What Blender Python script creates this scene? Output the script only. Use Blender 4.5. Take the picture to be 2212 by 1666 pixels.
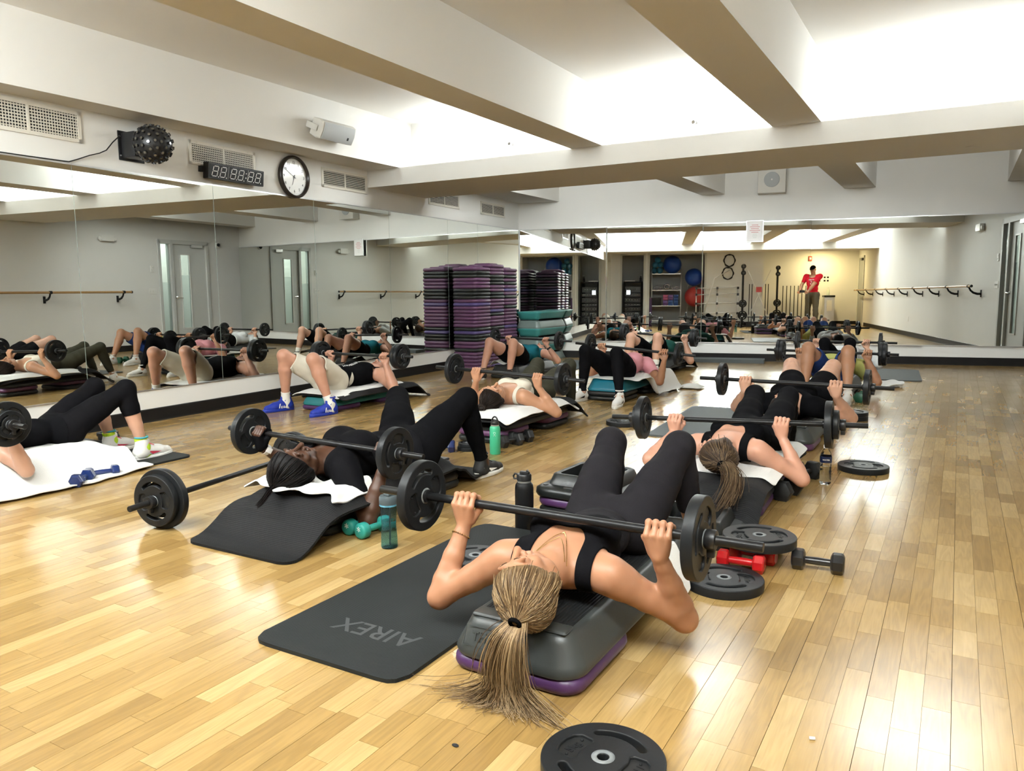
import bpy, bmesh, math, random
import numpy as np
from mathutils import Vector, Matrix
from mathutils.bvhtree import BVHTree

for _o in list(bpy.data.objects):
    bpy.data.objects.remove(_o)
SC = bpy.context.scene
COL = SC.collection
R = math.radians

# ---------------------------------------------------------------- camera
# world: +y runs along the floorboards and ceiling beams, metres, floor at z = 0
CAM_H = 1.08
cam_data = bpy.data.cameras.new('camera')
cam = bpy.data.objects.new('camera', cam_data)
COL.objects.link(cam)
cam_data.sensor_fit = 'HORIZONTAL'
cam_data.sensor_width = 36.0
cam_data.lens = 36.0 * 1663.865 / 2212
cam_data.clip_start = 0.02
cam_data.clip_end = 60
RIGHT = (0.86635007, 0.49936919, -0.00824393)
DOWN = (0.05386738, -0.10983861, -0.99248868)
FWD = (-0.49652378, 0.85939856, -0.1220584)
cam.matrix_world = Matrix(((RIGHT[0], -DOWN[0], -FWD[0], 0), (RIGHT[1], -DOWN[1], -FWD[1], 0),
                           (RIGHT[2], -DOWN[2], -FWD[2], CAM_H), (0, 0, 0, 1)))
SC.camera = cam

# ---------------------------------------------------------------- world, exposure
SC.view_settings.view_transform = 'Standard'
SC.view_settings.look = 'None'
SC.view_settings.gamma = 1.0
SC.view_settings.use_curve_mapping = False
SC.view_settings.exposure = EXPOSURE = 1.5
world = bpy.data.worlds.new('world')
SC.world = world
world.use_nodes = True
world.node_tree.nodes['Background'].inputs[0].default_value = (0.8, 0.85, 0.9, 1)
world.node_tree.nodes['Background'].inputs[1].default_value = 0.15
SC.cycles.max_bounces = 10
SC.cycles.diffuse_bounces = 6
SC.cycles.glossy_bounces = 6
SC.cycles.transmission_bounces = 8
SC.cycles.caustics_reflective = False
SC.cycles.caustics_refractive = False
SC.cycles.sample_clamp_indirect = 8
SC.cycles.blur_glossy = 1.0
SC.cycles.use_guiding = True
SC.cycles.use_surface_guiding = True
SC.cycles.use_denoising = True

# ---------------------------------------------------------------- lights the room has: cove strips on the ledges of the cross beams
def area(name, loc, sx, sy, power, color, rot=(math.pi, 0, 0), spread=math.pi):
    L = bpy.data.lights.new(name, 'AREA')
    L.shape = 'RECTANGLE'
    L.size = sx
    L.size_y = sy
    L.energy = power
    L.color = color
    L.spread = spread
    o = bpy.data.objects.new(name, L)
    COL.objects.link(o)
    o.location = loc
    o.rotation_euler = rot
    return o
COVE = (0.89, 0.955, 1.0)
COVES = [(-5.05, -3.5), (-2.72, -1.55), (-0.72, 0.42), (0.98, 1.42)]
for x0, x1 in COVES:
    area('cove_lamp', ((x0 + x1) / 2, 7.275, 2.53), x1 - x0, 0.18, 15 * (x1 - x0), COVE, (R(172), 0, 0), R(104))
    area('cove_lamp', ((x0 + x1) / 2, 0.03, 2.53), x1 - x0, 0.18, 80 * (x1 - x0), COVE, (R(192), 0, 0))
# back bay, behind the cross beam: cove strips on its far side
for x0, x1 in COVES[:3]:
    area('cove_lamp', ((x0 + x1) / 2, 8.22, 2.53), x1 - x0, 0.18, 22 * (x1 - x0), COVE, (R(192), 0, 0))
# warm lamp in the alcove behind the photographer
area('alcove_lamp', (1.1, -2.6, 2.44), 0.25, 0.25, 22, (1.0, 0.78, 0.38), (0, 0, 0))
# ---------------------------------------------------------------- helpers
MATS = {}
def mat(name, col, rough=0.5, metal=0.0, bump=0.0, bscale=60.0, var=0.0, vscale=8.0, spec=0.5, coat=0.0, trans=0.0, ior=1.45, emit=0.0, sheen=0.0, stretch=(1, 1, 1), sss=0.0):
    if name in MATS:
        return MATS[name]
    m = bpy.data.materials.new(name)
    m.use_nodes = True
    nt = m.node_tree
    b = nt.nodes['Principled BSDF']
    c = tuple(col) + (1,)
    b.inputs['Base Color'].default_value = c
    b.inputs['Roughness'].default_value = rough
    b.inputs['Metallic'].default_value = metal
    b.inputs['Specular IOR Level'].default_value = spec
    b.inputs['IOR'].default_value = ior
    if coat:
        b.inputs['Coat Weight'].default_value = coat
        b.inputs['Coat Roughness'].default_value = 0.1
    if trans:
        b.inputs['Transmission Weight'].default_value = trans
    if sheen:
        b.inputs['Sheen Weight'].default_value = sheen
    if sss:
        b.inputs['Subsurface Weight'].default_value = sss
        b.inputs['Subsurface Radius'].default_value = (0.012, 0.005, 0.003)
        b.inputs['Subsurface Scale'].default_value = 1.0
    if emit:
        b.inputs['Emission Color'].default_value = c
        b.inputs['Emission Strength'].default_value = emit
    if var or bump:
        tc = nt.nodes.new('ShaderNodeTexCoord')
        mp = nt.nodes.new('ShaderNodeMapping')
        mp.inputs['Scale'].default_value = stretch
        nt.links.new(tc.outputs['Object'], mp.inputs['Vector'])
    if var:
        n = nt.nodes.new('ShaderNodeTexNoise')
        n.inputs['Scale'].default_value = vscale
        n.inputs['Detail'].default_value = 4
        nt.links.new(mp.outputs[0], n.inputs['Vector'])
        mx = nt.nodes.new('ShaderNodeMix')
        mx.data_type = 'RGBA'
        mx.inputs[6].default_value = tuple(max(0, v * (1 - var)) for v in col) + (1,)
        mx.inputs[7].default_value = tuple(min(1, v * (1 + var)) for v in col) + (1,)
        nt.links.new(n.outputs['Fac'], mx.inputs[0])
        nt.links.new(mx.outputs[2], b.inputs['Base Color'])
    if bump:
        n2 = nt.nodes.new('ShaderNodeTexNoise')
        n2.inputs['Scale'].default_value = bscale
        n2.inputs['Detail'].default_value = 3
        nt.links.new(mp.outputs[0], n2.inputs['Vector'])
        bp = nt.nodes.new('ShaderNodeBump')
        bp.inputs['Strength'].default_value = bump
        bp.inputs['Distance'].default_value = 0.004
        nt.links.new(n2.outputs['Fac'], bp.inputs['Height'])
        nt.links.new(bp.outputs[0], b.inputs['Normal'])
    MATS[name] = m
    return m

def ridged(name, col, rough, scale, axis='X', depth=0.002, spec=0.4):
    """a material with fine parallel grooves (rubber treads, mats)"""
    if name in MATS:
        return MATS[name]
    m = mat(name, col, rough, spec=spec, var=0.15, vscale=6)
    nt = m.node_tree
    b = nt.nodes['Principled BSDF']
    tc = nt.nodes.new('ShaderNodeTexCoord')
    w = nt.nodes.new('ShaderNodeTexWave')
    w.bands_direction = axis
    w.inputs['Scale'].default_value = scale
    nt.links.new(tc.outputs['Object'], w.inputs['Vector'])
    bp = nt.nodes.new('ShaderNodeBump')
    bp.inputs['Strength'].default_value = 0.6
    bp.inputs['Distance'].default_value = depth
    nt.links.new(w.outputs['Fac'], bp.inputs['Height'])
    nt.links.new(bp.outputs[0], b.inputs['Normal'])
    return m

def link(name, me, m=None, parent=None, smooth=False):
    o = bpy.data.objects.new(name, me)
    COL.objects.link(o)
    if m is not None:
        for k in (m if isinstance(m, (list, tuple)) else [m]):
            me.materials.append(k)
    if parent is not None:
        o.parent = parent
    if smooth:
        me.shade_smooth()
    return o

def tag(o, label=None, cat=None, group=None, kind=None):
    if label: o['label'] = label
    if cat: o['category'] = cat
    if group: o['group'] = group
    if kind: o['kind'] = kind
    return o

def thing(name, label, cat, loc=(0, 0, 0), rz=0.0, group=None):
    o = bpy.data.objects.new(name, None)
    o.empty_display_size = 0.1
    COL.objects.link(o)
    o.location = loc
    o.rotation_euler = (0, 0, rz)
    return tag(o, label, cat, group)

def struct(o):
    o['kind'] = 'structure'
    return o

def kids(o):
    return [c for c in COL.objects if c.parent == o]

def dup(root, loc=None, rz=None, label=None, group=None, mw=None, kmap=None):
    """a copy of a thing with copies of its parts and sub-parts (mesh data shared)"""
    kmap = KIDS()if kmap is None else kmap
    def cp(o, p):
        c = o.copy()
        COL.objects.link(c)
        if p is not None:
            c.parent = p
        for k in kmap.get(o.name, ()):
            cp(k, c)
        return c
    r = cp(root, None)
    if loc is not None: r.location = loc
    if rz is not None: r.rotation_euler = (0, 0, rz)
    if mw is not None: r.matrix_world = mw
    if label: r['label'] = label
    if group: r['group'] = group
    return r

def KIDS():
    d = {}
    for o in COL.objects:
        if o.parent is not None:
            d.setdefault(o.parent.name, []).append(o)
    return d

class MB:
    """collects shapes into one mesh"""
    def __init__(s):
        s.v = []; s.f = []; s.mi = []
    def add(s, vs, fs, mi=0):
        n = len(s.v)
        s.v.extend([tuple(map(float, p)) for p in vs])
        s.f.extend([tuple(i + n for i in f) for f in fs])
        s.mi.extend([mi] * len(fs))
        return s
    def box(s, a, b, mi=0):
        x0, y0, z0 = a; x1, y1, z1 = b
        s.add([(x0, y0, z0), (x1, y0, z0), (x1, y1, z0), (x0, y1, z0), (x0, y0, z1), (x1, y0, z1), (x1, y1, z1), (x0, y1, z1)],
              [(3, 2, 1, 0), (4, 5, 6, 7), (0, 1, 5, 4), (1, 2, 6, 5), (2, 3, 7, 6), (3, 0, 4, 7)], mi)
        return s
    def rbox(s, a, b, r=0.01, seg=2, mi=0, top=True):
        bm = bmesh.new()
        bmesh.ops.create_cube(bm, size=1)
        for v in bm.verts:
            v.co = Vector(((a[0] + b[0]) / 2 + v.co.x * (b[0] - a[0]), (a[1] + b[1]) / 2 + v.co.y * (b[1] - a[1]), (a[2] + b[2]) / 2 + v.co.z * (b[2] - a[2])))
        bmesh.ops.bevel(bm, geom=list(bm.edges), offset=r, segments=seg, profile=0.5, affect='EDGES')
        bm.verts.index_update()
        s.add([v.co for v in bm.verts], [[v.index for v in f.verts] for f in bm.faces], mi)
        bm.free()
        return s
    def prism(s, poly, z0, z1, mi=0):
        n = len(poly)
        vs = [(x, y, z0) for x, y in poly] + [(x, y, z1) for x, y in poly]
        s.add(vs, [tuple(range(n))[::-1], tuple(range(n, 2 * n))] + [(i, (i + 1) % n, n + (i + 1) % n, n + i) for i in range(n)], mi)
        return s
    def loft(s, rings, closed=True, cap=True, mi=0):
        n = len(rings[0]); vs = []; fs = []
        for r in rings: vs.extend(r)
        for i in range(len(rings) - 1):
            for j in range(n if closed else n - 1):
                k = (j + 1) % n
                fs.append((i * n + j, i * n + k, (i + 1) * n + k, (i + 1) * n + j))
        if cap:
            fs.append(tuple(range(n))[::-1]); fs.append(tuple(range((len(rings) - 1) * n, len(rings) * n)))
        return s.add(vs, fs, mi)
    def lathe(s, prof, seg=24, c=(0, 0, 0), axis='z', mi=0, cap=True):
        rings = []
        for r, h in prof:
            ring = []
            for j in range(seg):
                t = 2 * math.pi * j / seg
                x, y = r * math.cos(t), r * math.sin(t)
                p = (x, y, h) if axis == 'z' else ((h, x, y) if axis == 'x' else (y, h, x))
                ring.append((p[0] + c[0], p[1] + c[1], p[2] + c[2]))
            rings.append(ring)
        return s.loft(rings, True, cap, mi)
    def tube(s, pts, r, seg=8, mi=0, cap=True):
        pts = [Vector(p) for p in pts]
        rs = r if isinstance(r, (list, tuple, np.ndarray)) else [r] * len(pts)
        up = Vector((0, 0, 1)); rings = []; prev = None
        for i, p in enumerate(pts):
            d = (pts[min(i + 1, len(pts) - 1)] - pts[max(i - 1, 0)])
            if d.length < 1e-9: d = Vector((0, 0, 1))
            d.normalize()
            if prev is None:
                a = d.cross(up if abs(d.z) < 0.9 else Vector((1, 0, 0))).normalized()
            else:
                a = (prev - d * prev.dot(d)).normalized()
            prev = a
            b = d.cross(a)
            rings.append([p + (a * math.cos(2 * math.pi * j / seg) + b * math.sin(2 * math.pi * j / seg)) * rs[i] for j in range(seg)])
        return s.loft(rings, True, cap, mi)
    def ball(s, c, r, seg=16, ring=10, mi=0, sq=(1, 1, 1)):
        prof = [(max(1e-4, math.sin(math.pi * i / ring)) * r, -math.cos(math.pi * i / ring) * r) for i in range(ring + 1)]
        n0 = len(s.v)
        s.lathe(prof, seg, (0, 0, 0), 'z', mi)
        for i in range(n0, len(s.v)):
            p = s.v[i]
            s.v[i] = (p[0] * sq[0] + c[0], p[1] * sq[1] + c[1], p[2] * sq[2] + c[2])
        return s
    def mesh(s, name):
        me = bpy.data.meshes.new(name)
        me.from_pydata(s.v, [], s.f)
        if any(s.mi):
            me.polygons.foreach_set('material_index', s.mi)
        bm = bmesh.new(); bm.from_mesh(me)
        bmesh.ops.recalc_face_normals(bm, faces=bm.faces)
        bm.to_mesh(me); bm.free()
        return me
    def build(s, name, m, parent=None, smooth=None):
        me = s.mesh(name)
        o = link(name, me, m, parent)
        if smooth:
            me.shade_smooth()
            if smooth != 'all':
                sharpen(me, smooth)
        return o

def sharpen(me, deg):
    bm = bmesh.new(); bm.from_mesh(me)
    lim = R(deg)
    for e in bm.edges:
        if len(e.link_faces) == 2 and e.calc_face_angle(0) > lim:
            e.smooth = False
    bm.to_mesh(me); bm.free()

def frame(o, origin, right, up=(0, 0, 1)):
    """stands an object built in x = right, y = up, z = out on a wall"""
    r = Vector(right).normalized(); u = Vector(up).normalized(); n = r.cross(u)
    o.matrix_world = Matrix(((r.x, u.x, n.x, origin[0]), (r.y, u.y, n.y, origin[1]), (r.z, u.z, n.z, origin[2]), (0, 0, 0, 1)))
    return o

def text_mesh(body, size, depth=0.001, align='CENTER', bold=0.0, shear=0.0, spacing=1.0):
    c = bpy.data.curves.new('lettering', 'FONT')
    c.body = body; c.size = size; c.extrude = depth; c.align_x = align; c.align_y = 'CENTER'
    c.offset = bold; c.shear = shear; c.space_character = spacing
    c.resolution_u = 2
    o = bpy.data.objects.new('lettering', c); COL.objects.link(o)
    dg = bpy.context.evaluated_depsgraph_get()
    me = bpy.data.meshes.new_from_object(o.evaluated_get(dg))
    bpy.data.objects.remove(o)
    return me

def flat_shape(loops, half, bevel=0.0, res=2):
    """a flat plate with holes from closed outlines"""
    c = bpy.data.curves.new('outline', 'CURVE')
    c.dimensions = '2D'; c.fill_mode = 'BOTH'; c.extrude = half; c.bevel_depth = bevel; c.bevel_resolution = res
    for lp in loops:
        sp = c.splines.new('POLY'); sp.points.add(len(lp) - 1)
        for i, p in enumerate(lp): sp.points[i].co = (p[0], p[1], 0, 1)
        sp.use_cyclic_u = True
    o = bpy.data.objects.new('outline', c); COL.objects.link(o)
    dg = bpy.context.evaluated_depsgraph_get()
    me = bpy.data.meshes.new_from_object(o.evaluated_get(dg))
    bpy.data.objects.remove(o); bpy.data.curves.remove(c)
    return me
def circ(r, n=48, cx=0, cy=0):
    return [(cx + r * math.cos(2 * math.pi * i / n), cy + r * math.sin(2 * math.pi * i / n)) for i in range(n)]
def rrect(w, h, r, n=5, cx=0, cy=0):
    out = []
    for sx, sy, a in ((1, 1, 0), (-1, 1, 90), (-1, -1, 180), (1, -1, 270)):
        for i in range(n + 1):
            t = R(a + 90 * i / n)
            out.append((cx + sx * (w / 2 - r) + r * math.cos(t), cy + sy * (h / 2 - r) + r * math.sin(t)))
    return out
# ---------------------------------------------------------------- the room
PAINT = mat('wall_paint', (0.72, 0.715, 0.69), 0.75, var=0.02, vscale=3, bump=0.08, bscale=180, spec=0.25)
CEIL = mat('ceiling_paint', (0.80, 0.79, 0.765), 0.8, var=0.015, vscale=2, spec=0.2)
BEAMP = mat('beam_paint', (0.72, 0.71, 0.68), 0.8, var=0.015, vscale=2, spec=0.2)
BASEB = mat('baseboard_rubber', (0.009, 0.008, 0.0075), 0.5, var=0.2, spec=0.25)
WHITE = mat('white_enamel', (0.74, 0.73, 0.70), 0.4)
GREYW = mat('grey_trim', (0.55, 0.56, 0.54), 0.5)
ALU = mat('aluminium', (0.62, 0.62, 0.62), 0.35, metal=0.9)
CHROME = mat('chrome', (0.72, 0.72, 0.72), 0.15, metal=1)
BLACK = mat('black_plastic', (0.012, 0.012, 0.013), 0.38)
BLACKM = mat('black_matt', (0.010, 0.010, 0.011), 0.7)
DARK = mat('duct_shade_black', (0.01, 0.01, 0.01), 0.9)  # flat black standing in for the shade inside the air vents
MIRROR = mat('mirror_silver', (0.88, 0.905, 0.87), 0.0, metal=1.0)
MIRROREDGE = mat('mirror_edge', (0.25, 0.30, 0.27), 0.3)
GLASS = mat('window_glass', (0.85, 0.93, 0.90), 0.02, trans=1.0, ior=1.45)
FROST = mat('frosted_glass', (0.80, 0.90, 0.87), 0.35, trans=0.85, ior=1.2)

AL = -0.05134017                       # the left wall leans 3 degrees off the floorboards
AB = 0.19804471                        # the back wall 11 degrees
AR = -0.0796
def LX(y): return -5.68392 + math.tan(AL) * y
def BY(x): return 12.34038 + math.tan(AB) * x
def RX(y): return 2.04 + AR * y
DL = Vector((math.sin(AL), math.cos(AL), 0)); NL = Vector((math.cos(AL), -math.sin(AL), 0))
DB = Vector((math.cos(AB), math.sin(AB), 0)); NB = Vector((math.sin(AB), -math.cos(AB), 0))
_a = math.atan(AR)
DR = Vector((math.sin(_a), math.cos(_a), 0)); NR = Vector((-math.cos(_a), math.sin(_a), 0))
CORNER = Vector((-6.25355, 11.08545, 0)); RCORNER = Vector((1.041, 12.549, 0))
ZT, ZB, ZS, ZX, ZC, ZBB = 2.055, 0.273, 2.48, 2.29, 3.0, 0.112

def slab(name, p, q, z0, z1, t, m, parent=None):
    """an upright wall from floor point p to q, thickness t to the left of the walking direction"""
    p = Vector((p[0], p[1], 0)); q = Vector((q[0], q[1], 0))
    d = (q - p).normalized(); n = Vector((-d.y, d.x, 0)) * t
    mb = MB().prism([(p.x, p.y), (q.x, q.y), ((q + n).x, (q + n).y), ((p + n).x, (p + n).y)], z0, z1)
    return mb.build(name, m, parent)
def base(name, p, q):
    p = Vector((p[0], p[1], 0)); q = Vector((q[0], q[1], 0)); d = (q - p).normalized(); n = Vector((d.y, -d.x, 0))
    prof = [(0, 0), (0.012, 0), (0.009, 0.012), (0.009, ZBB - 0.006), (0.005, ZBB), (0, ZBB)]
    mb = MB()
    mb.loft([[tuple(p + n * a + Vector((0, 0, b))) for a, b in prof], [tuple(q + n * a + Vector((0, 0, b))) for a, b in prof]])
    return struct(mb.build(name, BASEB))
YR, YA, XA = -1.5, -3.4, -0.9           # rear wall, back of the alcove, left side of the alcove
struct(slab('wall_left', (LX(-2.5), -2.5), CORNER, 0, ZC, 0.15, PAINT))
struct(slab('wall_back', CORNER - DB * 0.15, RCORNER + DB * 0.15, 0, ZC, 0.15, PAINT))
wr = struct(slab('wall_right', (RX(10.50), 10.50), (RX(YA), YA), 0, ZC, 0.15, PAINT))
slab('wall_section', (RX(12.6), 12.6), (RX(11.70), 11.70), 0, ZC, 0.15, PAINT, wr)
slab('wall_section', (RX(11.70), 11.70), (RX(10.50), 10.50), 2.12, ZC, 0.15, PAINT, wr)
rear = struct(slab('wall_rear', (RX(YA), YA), (XA, YA), 0, ZC, 0.15, PAINT))
slab('wall_section', (XA, YA), (XA, YR - 0.03), 0, ZC, 0.15, PAINT, rear)
slab('wall_section', (XA - 0.0, YR), (-2.65, YR), 0, ZC, 0.12, PAINT, rear)
slab('wall_section', (-4.40, YR), (-4.53, YR), 0, ZC, 0.12, PAINT, rear)
slab('wall_section', (-5.27, YR), (LX(YR), YR), 0, ZC, 0.12, PAINT, rear)
slab('wall_section', (-2.65, YR), (-4.40, YR), 2.3, ZC, 0.12, PAINT, rear)
slab('wall_section', (-4.53, YR), (-5.27, YR), 2.3, ZC, 0.12, PAINT, rear)
slab('closet_back', (-2.5, -2.45), (LX(-2.4), -2.45), 0, ZC, 0.1, mat('closet_paint', (0.42, 0.42, 0.41), 0.8), rear)
slab('closet_side', (-2.6, YR - .125), (-2.6, -2.45), 0, ZC, 0.1, PAINT, rear)
slab('closet_side', (-4.465, YR - .125), (-4.465, -2.45), 0, 2.3, 0.05, PAINT, rear)
def closet_frame(x0, x1):
    for nm, a, b in (('door_jamb', (x0 - .03, YR - .005, 0), (x0 + .03, YR + .02, 2.33)), ('door_jamb', (x1 - .03, YR - .005, 0), (x1 + .03, YR + .02, 2.33)), ('door_head', (x0, YR - .005, 2.27), (x1, YR + .02, 2.33))):
        MB().box(a, b).build(nm, GREYW, rear)
closet_frame(-5.27, -4.53); closet_frame(-4.40, -2.65)
base('baseboard_left', (LX(YR), YR), CORNER)
base('baseboard_back', CORNER, RCORNER)
base('baseboard_right', (RX(10.45), 10.45), (RX(-1.9), -1.9))
base('baseboard_rear', (XA, YR), (-2.62, YR))
base('baseboard_alcove', (RX(YA), YA), (XA, YA))

# ceiling, beams, soffits
ce = struct(MB().box((-6.9, -3.7, ZC), (3.0, 13.0, ZC + .15)).build('ceiling', CEIL))
def part_box(name, a, b, m, parent): return MB().box(a, b).build(name, m, parent)
MB().prism([(LX(-2.5) - .1, -2.5), (-5.586, -2.5), (-5.586, 13), (-6.6, 13)], ZS, ZC).build('ceiling_soffit', BEAMP, ce)
for i, (x0, x1) in enumerate(((-3.43, -3.095), (-1.49, -1.09), (0.48, 0.86))):
    struct(MB().box((x0, -0.1, ZS), (x1, 7.40, ZC)).build('ceiling_beam', BEAMP))
    struct(MB().box((x0, 8.1, ZS), (x1, 13, ZC)).build('ceiling_beam', BEAMP))
struct(MB().prism([(-6.30, 7.15), (1.6, 7.15), (1.6, 8.36), (-6.36, 8.36)], ZX, ZS).build('cross_beam', BEAMP))
struct(MB().box((-5.586, 7.385, ZS), (1.6, 8.1, ZC)).build('cross_beam', BEAMP))
struct(MB().box((-5.9, -0.95, ZX), (2.3, 0.15, ZS)).build('cross_beam', BEAMP))
struct(MB().box((-5.586, -1.5, ZS), (2.3, -0.08, ZC)).build('cross_beam', BEAMP))
struct(MB().box((XA - .1, YA, ZS), (2.4, -1.5, ZC)).build('ceiling_soffit', BEAMP))

# mirrors: separate panes, each in a thin metal channel
MIRS = []
def mirror_panel(c, right, w, label, yaw=0.0, lean=0.0, off=0.008):
    """c = middle of the pane on the wall at floor level"""
    t = thing('mirror_panel', label, 'mirror')
    h = ZT - ZB
    r = Matrix.Rotation(yaw, 3, 'Z') @ Vector(right)
    n = r.cross(Vector((0, 0, 1)))
    up = (Vector((0, 0, 1)) + n * lean).normalized()
    o = c - Vector(right).cross(Vector((0, 0, -1))) * off + Vector((0, 0, (ZT + ZB) / 2))
    MB().box((-w / 2 + .001, -h / 2, -.006), (w / 2 - .001, h / 2, 0)).build('glass_pane', [MIRROR], t)
    e = MB()
    e.box((-w / 2 + .001, -h / 2 - .004, -.0065), (w / 2 - .001, -h / 2 + .004, .003))
    e.build('bottom_channel', ALU, t)
    e = MB()
    e.box((-w / 2 + .001, h / 2 - .004, -.0065), (w / 2 - .001, h / 2 + .008, .003))
    e.build('top_channel', ALU, t)
    MB().box((-w / 2 - .001, -h / 2, -.004), (-w / 2 + .002, h / 2, .001)).build('edge_strip', MIRROREDGE, t)
    frame(t, o, r, up)
    MIRS.append(t)
    return t
SEAML = [-1.42, -0.5, 0.83, 2.175, 3.515, 4.85, 6.19, 7.53, 8.88, 9.71, 11.06]
LORD = ['pane of the left mirror wall beside the rear closet', 'second pane of the left mirror wall from the rear closet', 'third pane of the left mirror wall from the rear closet', 'left wall mirror pane nearest the left edge of the photo',
        'left wall mirror pane below the spiky black stage light', 'left wall mirror pane below the digital timer and wall clock', 'left wall mirror pane below the third air vent',
        'left wall mirror pane below the cross beam end', 'narrow left wall mirror pane behind the purple riser stacks', 'left wall mirror pane in the far corner of the room']
for i in range(10):
    y0, y1 = SEAML[i], SEAML[i + 1]
    ym = (y0 + y1) / 2
    mirror_panel(Vector((LX(ym), ym, 0)), DL, (y1 - y0) / math.cos(AL), LORD[i])
SEAMB = [0.02, 1.45, 2.92, 4.44, 5.94, 7.40]
BORD = ['back wall mirror pane in the left corner above the teal steps', 'second back wall mirror pane from the left corner', 'back wall mirror pane under the white speaker with a paper notice on it',
        'back wall mirror pane reflecting the man in the red shirt', 'back wall mirror pane at the right end by the door']
for i in range(5):
    t0, t1 = SEAMB[i], SEAMB[i + 1]
    mirror_panel(CORNER + DB * ((t0 + t1) / 2), DB, t1 - t0, BORD[i], yaw=R(-1.85), lean=-0.0036, off=0.032)

# door with side light near the right end of the room
ry = Vector((0, 0, 1))
def right_frame(o, y, z=0.0, out=0.0):
    p = Vector((RX(y), y, z)) + NR * out
    return frame(o, p, -DR)
d1 = thing('door_1', None, None); d1['kind'] = 'structure'
m = MB()                                                   # x runs towards -y from y = 11.70
for a, b in (((0, 0, -.12), (.06, 2.12, .02)), ((.86, 0, -.12), (.92, 2.12, .02)), ((1.14, 0, -.12), (1.20, 2.12, .02)), ((.0, 2.06, -.12), (1.2, 2.14, .02))):
    m.box(a, b)
m.build('door_frame', GREYW, d1)
lf = MB().box((.065, .01, -.06), (.46, 2.06, -.02)).box((.67, .01, -.06), (.855, 2.06, -.02)).box((.46, .01, -.06), (.67, .38, -.02)).box((.46, 1.86, -.06), (.67, 2.06, -.02)).build('door_leaf', mat('door_paint', (0.58, 0.59, 0.57), 0.45), d1)
MB().box((.46, .38, -.045), (.67, 1.45, -.035)).build('frosted_pane', FROST, d1)
MB().box((.46, 1.45, -.045), (.67, 1.86, -.035)).build('clear_pane', GLASS, d1)
g = MB()
for a, b in (((.45, .37, -.022), (.68, .39, -.008)), ((.45, 1.85, -.022), (.68, 1.87, -.008)), ((.45, .37, -.022), (.465, 1.87, -.008)), ((.665, .37, -.022), (.68, 1.87, -.008))): g.box(a, b)
g.build('glazing_bead', WHITE, d1)
MB().box((.92, .1, -.05), (1.14, 1.3, -.04)).build('frosted_pane', FROST, d1)
MB().box((.92, 1.3, -.05), (1.14, 2.06, -.04)).build('clear_pane', GLASS, d1)
h = MB().lathe([(.026, 0), (.026, .012), (.012, .014), (.012, .05)], 16, (.80, 1.0, -.02)).tube([(.80, 1.0, .03), (.76, 1.0, .034), (.69, .995, .034)], .009)
h.build('lever_handle', CHROME, d1, smooth=40)
MB().rbox((.15, 2.0, -.02), (.42, 2.07, .03), .006).build('door_closer', ALU, d1)
right_frame(d1, 11.70)
hall = struct(MB().box((2.5, 9.6, 0), (2.6, 12.6, 2.6)).box((1.2, 12.5, 0), (2.6, 12.6, 2.6)).box((1.4, 9.6, 0), (2.6, 9.7, 2.6)).box((1.2, 9.6, 2.6), (2.6, 12.6, 2.7)).build('wall_corridor', PAINT))
area('corridor_lamp', (1.9, 11.1, 2.55), 0.6, 1.6, 14, (0.92, 1.0, 0.97), (0, 0, 0))

# second door, at the rear end of the right wall
d2 = thing('door_2', None, None); d2['kind'] = 'structure'
m = MB()
for a, b in (((0, 0, -.02), (.06, 2.2, .03)), ((.94, 0, -.02), (1.0, 2.2, .03)), ((0, 2.14, -.02), (1.0, 2.2, .03))): m.box(a, b)
m.build('door_frame', GREYW, d2)
MB().box((.06, .01, -.01), (.94, 2.14, .012)).build('door_leaf', mat('grey_door', (0.30, 0.31, 0.31), 0.5), d2)
for z in (.25, 1.1, 1.9): MB().box((.05, z, .01), (.075, z + .11, .022)).build('hinge', ALU, d2)
MB().rbox((.1, 2.05, .012), (.36, 2.12, .07), .006).build('door_closer', BLACK, d2)
right_frame(d2, -2.15)

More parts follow.
